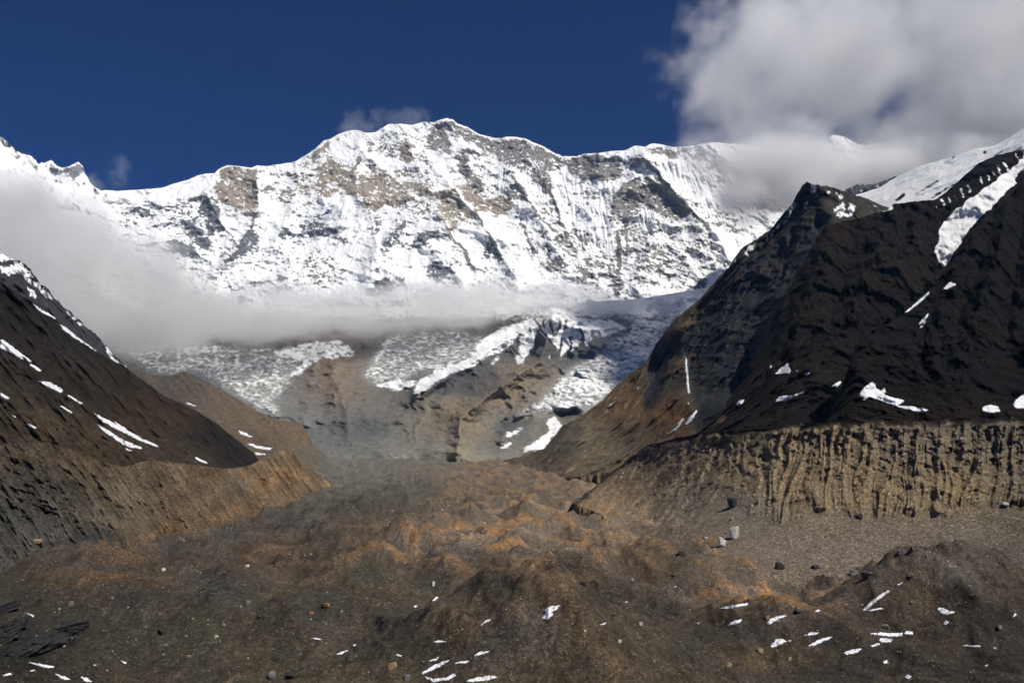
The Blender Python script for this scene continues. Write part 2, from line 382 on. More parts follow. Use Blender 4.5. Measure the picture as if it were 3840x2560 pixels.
rock_polys = [
 ('A', .95, 0, [(1430,395),(1480,380),(1560,395),(1660,405),(1690,470),(1680,600),(1675,690),(1640,735),(1590,690),(1500,660),(1450,640),(1400,560),(1380,530),(1450,470),(1420,420)]),
 ('A', .92, 2, [(1370,600),(1420,640),(1440,740),(1475,800),(1440,830),(1370,860),(1345,800),(1350,720),(1290,690),(1310,640)]),
 ('A', 1.1, 2, [(1190,740),(1250,760),(1340,830),(1380,900),(1350,935),(1310,920),(1250,860),(1210,810)]),
 ('A', .92, 2, [(1080,880),(1130,870),(1170,900),(1220,865),(1250,890),(1310,960),(1240,975),(1150,960),(1090,940),(1070,910)]),
 ('A', .9, 2, [(1480,1000),(1540,930),(1590,850),(1640,790),(1680,830),(1670,900),(1650,940),(1580,960),(1520,990)]),
 ('A', .8, 2, [(780,740),(830,760),(860,790),(830,795),(790,770)]),
 ('A', .7, 2, [(890,680),(950,665),(990,690),(940,710)]),
 ('A', .6, 2, [(1040,640),(1100,650),(1140,640),(1120,670)]),
 ('A', .68, 2, [(1100,740),(1200,720),(1260,700),(1320,740),(1290,770),(1210,770),(1120,770)]),
 ('A', .9, 2, [(1800,1080),(1850,1090),(1890,1130),(1860,1140),(1810,1120)]),
 ('A', .9, 2, [(1550,1270),(1600,1240),(1670,1250),(1600,1290),(1560,1300)]),
 ('A', .8, 2, [(1510,1210),(1550,1170),(1590,1180),(1540,1215)]),
 ('A', .8, 2, [(1950,790),(2010,740),(2080,720),(2130,760),(2200,800),(2265,830),(2265,900),(2200,860),(2130,830),(2060,820),(2000,850)]),
 ('A', .75, 2, [(1800,860),(1850,800),(1930,760),(1900,810),(1850,880),(1810,920)]),
 ('A', .8, 0, [(2050,430),(2150,380),(2200,420),(2265,470),(2265,560),(2200,520),(2140,460),(2100,480)]),
 ('A', .72, 0, [(2030,530),(2100,500),(2200,540),(2150,590),(2080,600)]),
 ('A', .6, 1, [(1270,580),(1330,545),(1370,570),(1310,620)]),
 ('A', .62, 0, [(1950,370),(2050,290),(2150,215),(2190,230),(2120,300),(2050,370),(1980,400)]),
 ('A', .55, 1, [(1690,540),(1780,490),(1900,520),(1940,600),(1880,640),(1760,610)]),
 ('A', .55, 2, [(1880,950),(1920,870),(1950,940),(1920,970)]),
 ('A', .5, 1, [(1900,1000),(2050,960),(2200,1000),(2265,1100),(2200,1180),(2050,1150),(1950,1080)]),
 ('A', .5, 1, [(1440,960),(1500,890),(1530,900),(1480,970),(1420,1000)]),
 ('B', .88, 1, [(980,80),(1030,80),(1080,120),(1150,140),(1200,180),(1300,215),(1420,200),(1520,210),(1560,240),(1640,270),(1720,320),(1790,350),(1790,400),(1740,440),(1690,430),(1650,470),(1560,450),(1500,430),(1440,410),(1380,350),(1300,330),(1230,300),(1180,260),(1130,230),(1060,190),(1020,170),(990,130)]),
 ('B', .9, 1, [(870,210),(920,140),(960,130),(1000,190),(1030,260),(1050,300),(960,290),(890,270),(860,240)]),
 ('B', .86, 0, [(690,270),(740,225),(770,260),(800,330),(760,370),(700,330)]),
 ('B', .86, 1, [(1060,300),(1130,290),(1150,340),(1130,390),(1160,430),(1230,480),(1260,530),(1230,560),(1180,520),(1130,480),(1090,440),(1070,370)]),
 ('B', .84, 0, [(160,380),(240,350),(330,390),(390,430),(420,450),(520,440),(600,430),(650,460),(720,500),(800,490),(860,520),(900,560),(820,590),(740,600),(700,640),(620,640),(540,670),(470,660),(400,610),(380,560),(300,530),(230,500),(180,540),(120,560),(150,480)]),
 ('B', .8, 0, [(880,580),(950,560),(1040,540),(1100,620),(1150,690),(1190,720),(1100,760),(1050,790),(1020,770),(960,700),(930,690),(960,640)]),
 ('B', .86, 0, [(1060,530),(1100,520),(1180,540),(1240,590),(1300,600),(1350,570),(1420,610),(1420,680),(1350,690),(1270,690),(1200,690),(1140,620)]),
 ('B', .82, 1, [(1420,520),(1460,480),(1500,530),(1530,600),(1480,610),(1430,590),(1380,600)]),
 ('B', .86, 1, [(1550,440),(1620,460),(1680,470),(1720,530),(1680,560),(1640,570),(1600,500)]),
 ('B', .95, 1, [(1800,340),(1850,315),(1930,320),(2010,310),(2080,340),(2130,370),(2130,430),(2080,470),(1990,490),(1900,480),(1830,460),(1790,420)]),
 ('B', .85, 1, [(2190,350),(2240,310),(2265,300),(2265,390),(2210,390)]),
 ('B', .86, 1, [(2100,600),(2150,520),(2200,480),(2265,470),(2265,700),(2200,690),(2160,720),(2100,760),(2070,740)]),
 ('B', .9, 2, [(550,900),(620,840),(700,760),(750,740),(720,800),(660,870),(620,920),(560,940)]),
 ('B', .85, 2, [(740,940),(800,850),(870,810),(930,800),(900,860),(840,930),(780,970)]),
 ('B', .82, 2, [(1230,920),(1260,870),(1310,880),(1370,960),(1370,1010),(1300,990),(1240,1000)]),
 ('B', .85, 2, [(850,1110),(930,1000),(980,1030),(1050,1030),(1040,1080),(970,1120),(930,1160),(880,1130)]),
 ('B', .86, 2, [(470,1220),(540,1150),(620,1120),(690,1150),(660,1200),(580,1230),(510,1250)]),
 ('B', .82, 2, [(170,790),(250,790),(340,830),(370,880),(350,920),(300,880),(220,850),(170,840)]),
 ('B', .8, 2, [(20,830),(70,800),(130,820),(80,850)]),
 ('B', .75, 2, [(1500,900),(1560,930),(1590,980),(1530,970)]),
 ('B', .8, 1, [(1590,870),(1650,900),(1690,970),(1680,1000),(1610,920)]),
 ('B', .8, 1, [(1640,1060),(1700,1000),(1760,990),(1800,1040),(1740,1060),(1700,1090)]),
 ('B', .85, 1, [(1850,1020),(1920,1060),(1980,1130),(1930,1130),(1860,1060)]),
 ('B', .75, 1, [(2040,1080),(2120,1060),(2170,1150),(2150,1240),(2100,1220),(2060,1150)]),
 ('B', .85, 2, [(1950,1170),(2010,1190),(1990,1200)]),
 ('B', .6, 1, [(1880,980),(2050,960),(2140,1040),(2100,1100),(2000,1080),(1900,1040)]),
 ('B', .9, 2, [(1590,800),(1620,790),(1640,820),(1610,830)]),
 ('B', .55, 1, [(450,250),(600,200),(700,240),(660,330),(560,300),(470,330)]),
 ('B', .6, 0, [(230,300),(330,270),(370,300),(300,330)]),
 ('B', .62, 0, [(60,330),(200,250),(290,190),(370,160),(380,175),(260,240),(160,310),(60,370)]),
 ('B', .55, 0, [(0,480),(140,440),(160,540),(60,600),(0,580)]),
 ('B', .55, 1, [(780,600),(880,610),(930,680),(860,740),(780,700),(700,660)]),
 ('B', .5, 1, [(500,680),(580,720),(600,800),(540,860),(490,800)]),
 ('B', .5, 1, [(1200,340),(1290,350),(1400,400),(1430,460),(1330,470),(1230,430)]),
 ('B', .55, 1, [(1660,780),(1800,820),(1900,800),(1960,860),(1940,960),(1820,960),(1720,900)]),
 ('B', .5, 1, [(1840,540),(1980,560),(2040,620),(1960,680),(1860,640)]),
 ('B', .45, 1, [(120,930),(260,960),(330,1040),(300,1150),(180,1140),(100,1060)]),
 ('B', .5, 1, [(2140,780),(2265,760),(2265,900),(2180,980),(2130,900)]),
 ('C', .92, 1, [(0,400),(60,405),(130,410),(170,450),(180,500),(130,540),(60,540),(0,500)]),
 ('C', .86, 1, [(235,410),(280,390),(310,420),(290,460),(250,470),(230,440)]),
 ('C', .9, 1, [(140,620),(200,560),(270,530),(330,520),(430,540),(490,600),(540,650),(560,700),(500,740),(450,770),(420,740),(350,690),(290,680),(250,720),(200,740),(150,700)]),
 ('C', .8, 1, [(330,370),(400,350),(450,370),(500,420),(440,420),(360,400)]),
 ('C', .86, 1, [(640,440),(720,430),(800,440),(870,480),(830,510),(740,520),(690,490)]),
 ('C', .82, 1, [(560,420),(610,370),(650,380),(620,430)]),
 ('C', .8, 2, [(270,930),(330,920),(330,960),(270,970)]),
 ('C', .85, 1, [(340,1020),(440,1010),(480,1050),(400,1050)]),
 ('C', .8, 2, [(480,1050),(560,1080),(500,1080)]),
 ('C', .8, 2, [(250,1060),(310,1050),(300,1090)]),
 ('C', .85, 2, [(160,1100),(200,1080),(200,1130),(165,1150)]),
 ('C', .85, 2, [(560,1100),(640,1060),(650,1110),(600,1140),(540,1130)]),
 ('C', .82, 1, [(860,660),(920,620),(1000,640),(1060,680),(1010,720),(900,690)]),
 ('C', .55, 1, [(640,700),(800,720),(860,820),(760,830),(680,780)]),
 ('C', .55, 1, [(200,830),(330,820),(420,900),(520,980),(560,1060),(440,1000),(300,1020),(220,940)]),
]
rp = [tr(f, p) for f, l, c, p in rock_polys]
prob = raster(rp + [[(200, 400), (3480, 400), (3480, 1300), (200, 1300)], tr('B', [(1400,600),(2265,500),(2265,1260),(1700,1100),(1450,900)]), tr('C', [(0,400),(600,640),(760,900),(600,1120),(0,1100)]), tr('B', [(0,300),(1000,100),(1500,600),(1200,800),(300,600),(0,600)]), tr('A', [(900,600),(1500,560),(1700,900),(1300,1000),(1000,850)])],
              [l for f, l, c, p in rock_polys] + [.24, .34, .36, .41, .37], 1)
pure = raster([tr('A', [(850,810),(960,780),(1090,800),(1200,850),(1060,880),(950,850)]), tr('A', [(1440,680),(1600,700),(1640,760),(1560,860),(1500,800)]), tr('B', [(270,200),(450,200),(400,360),(240,320)]), tr('B', [(260,580),(400,590),(500,700),(380,800),(260,700)]),
               tr('B', [(1040,820),(1200,800),(1240,860),(1220,1000),(1100,920)]), tr('B', [(1200,700),(1330,740),(1420,900),(1420,1000),(1370,930),(1280,820)]), tr('B', [(880,290),(1040,310),(1000,490),(930,430)]), tr('B', [(1075,200),(1130,260),(1070,290),(1060,240)]),
               tr('B', [(380,960),(540,900),(560,1000),(450,1200),(350,1250)]), tr('B', [(1500,1000),(1600,1040),(1800,1130),(2100,1260),(1700,1220),(1500,1100)]), tr('A', [(700,560),(1300,470),(1400,450),(1350,520),(1000,600),(740,640)]), tr('B', [(480,310),(600,310),(740,380),(640,390),(580,370)]),
               tr('B', [(590,380),(700,420),(640,450)]), tr('A', [(1680,600),(1800,640),(1900,740),(1800,800),(1700,760)]), tr('B', [(1560,330),(1620,400),(1590,395)]), tr('C', [(230,470),(290,470),(260,515)]), tr('C', [(660,800),(860,840),(800,920),(700,900)]), tr('B', [(160,880),(360,900),(340,1000),(200,960)]), tr('B', [(640,930),(900,950),(850,1010),(700,1000)])], [1] * 19, 2)
ckind = [raster([q for q, r in zip(rp, rock_polys) if r[2] == k], [1] * sum(r[2] == k for r in rock_polys), 5) for k in range(3)]
# thin rock ribs running down the face
ribs = [('B', [(1190,700),(1280,830),(1370,965)]), ('B', [(1430,430),(1530,600),(1620,740),(1700,800)]), ('B', [(950,720),(1010,810),(1080,900)]),
        ('B', [(1640,470),(1700,620),(1790,850)]), ('A', [(1690,690),(1640,780),(1560,940),(1470,1010)]), ('B', [(1080,900),(1180,1050)]), ('C', [(300,420),(420,560),(560,700),(640,780)]),
        ('B', [(380,560),(400,440),(430,320)]), ('B', [(2120,870),(2140,1050)]), ('B', [(1480,760),(1570,930)]), ('B', [(1810,750),(1900,900)]), ('C', [(210,720),(215,900)]), ('C', [(160,820),(175,1000)])]
spurs = [('B', [(1010,500),(1050,560),(1190,700),(1280,830),(1370,970),(1440,1100)], 170, 42), ('B', [(1430,430),(1530,600),(1620,760),(1700,900),(1790,1060)], 130, 34),
         ('B', [(1640,470),(1720,640),(1790,850),(1880,1020)], 90, 26), ('B', [(940,720),(1000,810),(1080,900),(1180,1030)], 120, 30), ('B', [(740,240),(820,400),(900,560),(940,720)], 90, 40),
         ('B', [(400,420),(420,600),(520,720),(540,900),(500,1100)], 110, 45), ('B', [(750,740),(640,880),(560,960),(470,1080)], 110, 30), ('B', [(930,800),(800,950),(720,1080)], 110, 30),
         ('A', [(1680,420),(1690,700),(1640,760),(1570,920),(1470,1020)], 140, 34), ('A', [(1370,600),(1420,720),(1480,810),(1540,900)], 110, 26), ('A', [(1200,740),(1300,830),(1380,920)], 100, 24),
         ('A', [(1170,890),(1250,900),(1320,970)], 70, 20), ('C', [(300,400),(420,540),(560,690),(700,830),(760,960)], 150, 34), ('C', [(270,520),(200,580),(150,700),(130,820)], 100, 26),
         ('C', [(370,690),(350,850),(300,1000)], 80, 24), ('B', [(1000,80),(1060,190),(1120,300),(1160,430),(1250,540)], 90, 30), ('B', [(2000,310),(2000,480),(1960,640),(1940,820)], 80, 30),
         ('A', [(1930,360),(1960,520),(1850,780),(1750,980)], 90, 36), ('A', [(950,540),(1050,640),(1080,760)], 70, 34), ('C', [(660,340),(740,430),(850,520),(960,640)], 110, 34),
         ('B', [(930,1000),(1050,1060),(1100,1160)], 80, 26), ('B', [(540,1130),(640,1180),(700,1260)], 80, 26)]
wu = U + 14 * fbm(U / 60, V / 60, 3.1 + 0 * U, 4); wv = V + 14 * fbm(U / 60, V / 60, 9.7 + 0 * U, 4)
disp = 0
for f, pts, amp, w in spurs:
    d, al = distline(wu, wv, tr(f, pts))
    disp = disp + amp * np.exp(-d / w) * (1 - 0.25 * al)
Px = MS.P
r1 = ridged(Px[..., 0] / 620, Px[..., 1] / 620, Px[..., 2] / 900, 6, 0.52)
f1 = fbm(Px[..., 0] / 150, Px[..., 1] / 150, Px[..., 2] / 210, 5, 0.58)
f2 = fbm(Px[..., 0] / 38, Px[..., 1] / 38, Px[..., 2] / 50, 3, 0.6)
flz = raster([tr('B', [(1430,430),(1780,420),(1830,480),(2000,500),(2130,480),(2080,760),(2130,900),(1900,960),(1700,700)]), tr('B', [(1160,330),(1400,420),(1480,560),(1360,560),(1250,460)]),
              tr('C', [(310,420),(500,440),(680,500),(700,700),(600,690),(470,580)]), tr('B', [(1420,620),(1530,620),(1600,850),(1500,860)]), tr('C', [(280,690),(420,690),(460,800),(260,800)]),
              tr('B', [(260,600),(500,680),(480,900),(380,1100),(300,1000)])], [1] * 6, 4)
fl = samp(flz, U, V)
fan = (U - 2020) * (1 - 0.18 * (V - 700) / 300) 
flute = np.abs(perlin(fan / 11 + 0.8 * fbm(U / 50, V / 90, 1 + 0 * U, 3), V / 160, 2.2 + 0 * U))
disp = disp + 150 * (r1 - 0.35) + 34 * f1 + 9 * f2 + fl * (18 - 55 * flute)
pr = samp(prob, wu, wv)
cliff = pr * 26 * np.abs(fbm(U / 30, V / 18, 5.5 + 0 * U, 4))
disp = disp + cliff
MS.displace(disp)
N = MS.normals()
n1 = fbm(U / 26, V / 17, 7.7 + 0 * U, 5, 0.62)
n2 = fbm(Px[..., 0] / 60, Px[..., 1] / 60, Px[..., 2] / 90, 4, 0.6)
strat = fbm((U + 0.25 * V) / 90, (V - 0.28 * U) / 9, 4.4 + 0 * U, 4, 0.6)
steep = np.clip(0.62 - N[..., 2], -0.4, 0.6)
n3 = ridged((U + 0.5 * V) / 46, (V - 0.5 * U) / 20, 1.7 + 0 * U, 5, 0.62)
pu = samp(pure, wu, wv)
rk = pr * 0.84 + 0.075 + 0.36 * (n1 + 0.5 * n2) + 0.26 * strat + 0.4 * steep + 0.55 * (n3 - 0.30) - 0.5 * pu
for f, pts in ribs:
    d, al = distline(wu, wv, tr(f, pts))
    rk = rk + 0.75 * np.exp(-(d / 5.5) ** 2)
rk = rk - 0.35 * fl * (1 - pr) - 0.10
rk = rk - 0.5 * sstep(12, 2, V - MS.top[None])          # a snow cornice along the crest
snow = np.clip(1.0 - rk, 0, 1)
w0, w1_, w2_ = [samp(c, wu, wv) + 0.02 for c in ckind]
wt = (w0 + w1_ + w2_)[..., None]
rc = (w0[..., None] * lin((142, 131, 116)) + w1_[..., None] * lin((120, 116, 111)) + w2_[..., None] * lin((97, 99, 104))) / wt
rc = rc * (1 + 0.45 * strat + 0.25 * n1)[..., None]
snow_tint = snow
massif_mat = terrain_mat('massif_rock_and_snow', 30, 11, var=0.35, bump=0.6, bdist=6, snow_edge=0.35, snow_noise=1.7, stretch=(1.25, 0.8, 0.55), rot=(0, R(-28), 0))
Vv, Ff = MS.build(back=8, bstep=0.010, bdrop=0.9)
link('snow_face_mountain', mesh_np('snow_face_mountain', Vv, Ff, {'Col': ('c', np.clip(MS.ext(rc), 0.01, 1)), 'snow': ('f', MS.ext(snow))}),
     'huge snow covered mountain face with grey and brown rock bands under the blue sky', 'mountain', kind='structure', mat=massif_mat)

# distant peak in the upper left corner
FLs = Sheet(-1500, 440, 3.4, 105, [(-700, 300), (-300, 420)] + tr('A', [(0,195),(50,230),(100,290),(160,310),(220,330),(250,375),(290,365),(335,352),(370,385),(410,403),(460,385),(515,360),(540,385),(555,435),(590,500),(640,540),(700,560),(770,600)]),
            [(-700, 1150), (450, 1150)], [(-700, 5600), (450, 6600)], [(-700, 4300), (450, 5200)], jag=5, seed=4, wl=14)
P_ = FLs.P
FLs.displace(150 * (ridged(P_[..., 0] / 420, P_[..., 1] / 420, P_[..., 2] / 800, 6) - .3) + 30 * fbm(P_[..., 0] / 90, P_[..., 1] / 90, P_[..., 2] / 120, 4))
nn = fbm(FLs.U / 24, FLs.V / 26, 3 + 0 * FLs.U, 5, 0.6)
Nn = FLs.normals()
dkp = samp(raster([tr('A', [(310,390),(370,390),(375,440),(340,460)]), tr('A', [(420,420),(500,370),(545,390),(550,440),(480,460),(430,470)])], [1, 1], 2), FLs.U, FLs.V)
sn = np.clip(0.80 + 0.55 * nn - 0.7 * dkp + 0.3 * (Nn[..., 2] - .5), 0, 1)
Vv, Ff = FLs.build(8, 0.01, 0.9)
link('snow_peak', mesh_np('snow_peak', Vv, Ff, {'Col': ('c', FLs.ext(np.ones(FLs.U.shape + (3,)) * lin((120, 122, 124)))), 'snow': ('f', FLs.ext(sn))}),
     'jagged white peak rising out of cloud at the upper left corner', 'mountain', kind='structure', mat=massif_mat)

# ================================================================== GLACIER BASIN BELOW THE FACE
BS = Sheet(240, 2760, 3.3, 190, [(0, 1160), (1900, 1150), (2400, 1120), (2760, 1060)], [(0, 1760), (2760, 1760)],
           [(0, 6300), (1500, 6250), (2760, 6450)], [(0, 4100), (2760, 4100)], gam=0.95)
U, V = BS.U, BS.V
Px = BS.P
wu = U + 9 * fbm(U / 50, V / 40, 3.1 + 0 * U, 4); wv = V + 9 * fbm(U / 50, V / 40, 8.1 + 0 * U, 4)
W = lambda p: tr('W', p)
bs_spurs = [(W([(960,905),(1060,850),(1130,800),(1200,765),(1270,735)]), 320, 50), (W([(1270,735),(1240,830),(1130,900),(1060,960),(1050,1040)]), 520, 75), (W([(1270,735),(1340,760),(1420,750)]), 200, 45),
            (W([(750,795),(770,880),(800,960),(800,1010)]), 200, 110), (W([(620,930),(700,980)]), 60, 40), (W([(1230,860),(1180,960),(1150,1010)]), 120, 45)]
disp = 0
for pts, amp, w in bs_spurs:
    d, al = distline(wu, wv, pts)
    disp = disp + amp * np.exp(-d / w)
ice_p = [tr('D', [(480,480),(700,500),(1000,510),(1300,530),(1480,560),(1450,640),(1400,720),(1360,800),(1390,880),(1300,850),(1200,780),(1080,700),(950,640),(850,655),(760,650),(640,590)]),
         tr('E', [(560,400),(640,280),(700,170),(850,150),(1100,140),(1280,160),(1260,260),(1220,340),(1100,380),(900,380),(760,450),(640,470),(580,420)]),
         tr('Q', [(1050,620),(1250,530),(1450,340),(1600,270),(1600,170),(1750,60),(1996,-60),(2300,-100),(2200,250),(1960,430),(1760,640),(1600,790),(1450,900),(1280,1010),(1150,1090),(1050,1110),(850,1120),(600,1130),(480,1180),(330,1190),(560,1050),(750,900),(850,760),(950,680)])]
ice = samp(raster(ice_p, [.8, .75, 1.0], 2), wu, wv)
core = samp(raster([tr('Q', [(1000,900),(1200,750),(1400,650),(1600,500),(1800,300),(1960,200),(1860,430),(1600,700),(1300,900),(1100,980)])], [1], 6), wu, wv)
snp = [('E', .74, [(40,270),(200,215),(420,190),(510,250),(500,310),(440,285),(400,310),(330,300),(270,350),(190,405),(130,405),(210,330),(160,290)]),
       ('E', 1, [(1280,180),(1400,120),(1560,70),(1580,110),(1520,170),(1420,240),(1300,300),(1200,350),(1080,390),(980,450),(900,520),(850,520),(900,430),(1000,380),(1150,330),(1240,260)]),
       ('E', .9, [(1570,70),(1700,40),(1780,40),(1850,70),(1960,70),(2060,90),(2130,130),(2030,160),(1930,190),(1850,190),(1800,250),(1740,300),(1720,260),(1690,250),(1640,200),(1590,140),(1560,250),(1500,340),(1460,345),(1480,260),(1490,190),(1560,150)]),
       ('Q', 1, [(440,300),(500,260),(600,290),(600,340),(510,470),(430,570),(385,640),(380,590),(400,520),(430,420)]),
       ('Q', 1, [(880,300),(960,220),(1050,210),(1060,260),(1000,340),(940,440),(900,530),(865,580),(880,480),(890,400)]),
       ('Q', 1, [(1000,380),(1040,350),(1035,420),(1010,465),(1000,420)]), ('Q', .9, [(730,540),(760,490),(790,520),(750,580)]), ('Q', .9, [(150,560),(200,500),(190,560),(130,650),(120,620)]),
       ('Q', 1, [(780,440),(830,350),(850,400),(830,500),(800,480)]), ('Q', .9, [(1090,380),(1150,300),(1250,280),(1340,270),(1330,330),(1260,340),(1180,350),(1160,420),(1130,440)]),
       ('Q', 1.1, [(390,1555),(560,1470),(640,1400),(740,1330),(720,1220),(770,1160),(860,1230),(880,1270),(820,1340),(760,1420),(690,1510),(640,1530),(520,1540)]),
       ('Q', .95, [(250,1350),(330,1340),(420,1290),(480,1260),(440,1320),(350,1390),(300,1410)]), ('Q', .9, [(200,1510),(330,1420),(350,1460),(300,1500),(220,1530)]),
       ('Q', .95, [(900,1240),(960,1210),(1050,1180),(980,1230),(900,1260)]), ('E', .85, [(640,465),(760,430),(900,440),(820,480),(720,500),(800,480),(640,475)]),
       ('E', .7, [(700,500),(780,470),(880,450),(830,490)]), ('Q', .9, [(1600,110),(1700,140),(1900,190),(1860,200),(1700,160)])]
sp = samp(raster([tr(f, p) for f, l, p in snp], [l for f, l, p in snp], 1), wu, wv)
cave = samp(raster([tr('Q', [(750,1140),(790,1125),(1050,1110),(1070,1150),(1040,1180),(960,1200),(890,1240),(850,1200),(800,1160)]), tr('Q', [(250,1220),(400,1180),(550,1150),(550,1180),(450,1260),(320,1330),(260,1330),(220,1270)])], [1, .7], 2), wu, wv)
crev = ridged(Px[..., 0] / 130, Px[..., 1] / 260, Px[..., 2] / 90, 5, 0.6)
f1 = fbm(Px[..., 0] / 260, Px[..., 1] / 260, Px[..., 2] / 200, 6, 0.52)
gul = ridged(Px[..., 0] / 150 + 0.5 * f1, Px[..., 1] / 700, Px[..., 2] / 600, 4)
rocky = 1 - np.clip(ice, 0, 1)
disp = disp + rocky * (45 * f1 + 45 * (gul - .4)) + ice * (60 * (crev - .35) + 25 * f1) - 160 * cave + 60 * sstep(1610, 1570, V) * np.exp(-((U - 1400) / 180.) ** 2)
cl = sstep(0, 14, V - (1585 + 18 * fbm(U / 60, 0 * U, 2 + 0 * U, 3))) * sstep(1140, 1200, U) * sstep(2100, 2000, U)
for uc, wd, am in ((1640, 70, 210), (1770, 60, 190), (1450, 80, 150), (1250, 70, 120), (1900, 60, 130), (2010, 60, 140), (1130, 50, 90)):
    disp = disp + am * sstep(1600, 1740, V + 12 * f1) * np.exp(-((U - uc) / wd) ** 2)
BS.displace(disp)
N = BS.normals()
nz = fbm(U / 20, V / 11, 6 + 0 * U, 5, 0.65)
nz2 = fbm(U / 60, V / 22, 2 + 0 * U, 4, 0.6)
gq = 0
for pts in ([(600,140),(660,240),(720,320),(800,480),(820,520)], [(740,100),(760,200),(795,310)], [(850,100),(850,200),(820,310)], [(690,110),(680,190)], [(610,330),(690,420),(780,520)], [(880,330),(850,420),(840,520)], [(970,330),(960,430),(900,540)], [(1070,240),(1100,330),(1080,420)], [(1180,280),(1240,360)], [(430,290),(400,400)], [(620,250),(700,360)], [(930,140),(900,240)]):
    d, al = distline(wu, wv, tr('Q', pts)); gq = np.maximum(gq, np.exp(-(d / 4.5) ** 2))
snow = np.clip(sp * 0.86 - 0.9 * gq + 0.75 * nz * sp + ice * (0.50 + 0.45 * nz + 0.25 * nz2 + 0.2 * core + 0.35 * (crev - 0.4)) - cave, 0, 1)
snow = np.maximum(snow, 0.75 * sstep(1230, 1160, V + 25 * nz2) + 0.3 * nz * sstep(1300, 1180, V))
ctrl = [(c[0] / .6125, c[1] / .6125, c[2]) for c in [(760,850,(128,108,86)), (760,900,(122,104,84)), (1080,850,(96,94,94)), (1020,870,(98,96,96)), (1050,950,(142,120,88)), (1080,990,(132,116,90)), (1000,1030,(130,122,108)),
        (880,1030,(116,112,104)), (850,985,(84,86,86)), (1150,900,(136,114,86)), (1210,850,(138,118,90)), (1250,920,(128,118,104)), (1170,985,(90,92,94)), (1120,1020,(120,114,102)), (720,1000,(108,108,104)),
        (640,900,(112,110,106)), (900,930,(110,102,92)), (1300,800,(88,88,88)), (1180,800,(88,86,86)), (450,850,(120,120,118)), (1350,900,(140,138,132)), (1050,1030,(150,136,108)), (1250,1000,(120,112,98)),
        (700,950,(112,108,102)), (950,830,(104,106,108)), (1450,800,(130,134,132))]]
bc = colmix(wu, wv, ctrl)
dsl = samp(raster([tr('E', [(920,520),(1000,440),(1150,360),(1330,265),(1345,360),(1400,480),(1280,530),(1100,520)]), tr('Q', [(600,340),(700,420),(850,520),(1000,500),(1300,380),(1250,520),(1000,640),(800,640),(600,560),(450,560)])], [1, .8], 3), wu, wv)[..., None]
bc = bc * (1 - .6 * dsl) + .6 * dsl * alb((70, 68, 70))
bc = bc * .9 + bc.mean(-1, keepdims=True) * .1  # haze put into the colour: samples already hazy, greyed a little more
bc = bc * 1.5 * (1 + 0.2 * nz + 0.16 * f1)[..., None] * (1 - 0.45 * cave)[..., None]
icec = lin((176, 176, 170))*0.62 * (1 + 0.35 * nz)[..., None]
im = np.clip(ice * 1.2, 0, 1)[..., None]
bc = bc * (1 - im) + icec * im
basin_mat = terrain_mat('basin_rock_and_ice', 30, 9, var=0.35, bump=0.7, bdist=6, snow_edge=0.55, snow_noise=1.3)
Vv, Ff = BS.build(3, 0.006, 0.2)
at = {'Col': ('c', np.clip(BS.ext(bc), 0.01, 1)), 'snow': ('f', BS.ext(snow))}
fi = np.clip(BS.ext(ice), 0, 2)[Ff].mean(1)
fu = BS.ext(U)[Ff].mean(1); fv = BS.ext(V)[Ff].mean(1)
isice = fi > 0.4
for nm, keep, lab, cat in (
    ('icefall', isice & (fu > 1830), 'grey white broken icefall sweeping down beside the dark cliff', 'glacier'),
    ('icefall', isice & (fu < 1150), 'wide cracked icefall below the cloud behind the brown slope', 'glacier'),
    ('icefall', isice & (fu >= 1150) & (fu <= 1830), 'broken ice terrace between the two brown knolls under the cloud band', 'glacier'),
    ('basin_slope', ~isice & (fu < 1440), 'brown valley head knoll with a small snow cap between icefalls', 'hillside'),
    ('basin_slope', ~isice & (fu >= 1440), 'brown bastion with snow streaked summit at the valley head', 'hillside')):
    v_, f_, a_ = split_faces(Vv, Ff, at, keep)
    link(nm, mesh_np(nm, v_, f_, a_), lab, cat, kind='structure', mat=basin_mat)

# ================================================================== RIGHT HAND MOUNTAIN
def rough_sheet(S, amp, wl, seed=0, vst=1.6, oct=6):
    P_ = S.P
    S.f1 = fbm(P_[..., 0] / wl + seed, P_[..., 1] / wl, P_[..., 2] / (wl * vst), oct, 0.55)
    S.r1 = ridged(P_[..., 0] / (wl * 1.3) + seed, P_[..., 1] / (wl * 1.3), P_[..., 2] / (wl * vst * 2), oct, 0.55)
    S.displace(amp * (0.8 * S.f1 + 1.3 * (S.r1 - .35)))
    S.wu = S.U + 8 * fbm(S.U / 40, S.V / 40, seed + 0 * S.U, 4); S.wv = S.V + 8 * fbm(S.U / 40, S.V / 40, seed + 5 + 0 * S.U, 4)
    S.nz = fbm(S.U / 18, S.V / 18, seed + 9 + 0 * S.U, 5, 0.62)
def finish(S, name, label, col, snow, mat, back=8, bstep=0.012, bdrop=0.75, cat='mountain'):
    V_, F_ = S.build(back, bstep, bdrop)
    return link(name, mesh_np(name, V_, F_, {'Col': ('c', np.clip(S.ext(col), 0.004, 1)), 'snow': ('f', S.ext(np.clip(snow, 0, 1)))}), label, cat, kind='structure', mat=mat)
dark_mat = terrain_mat('dark_mountain', 17, 5, var=0.6, bump=1.0, bdist=3.5, snow_edge=0.25, snow_noise=1.2)

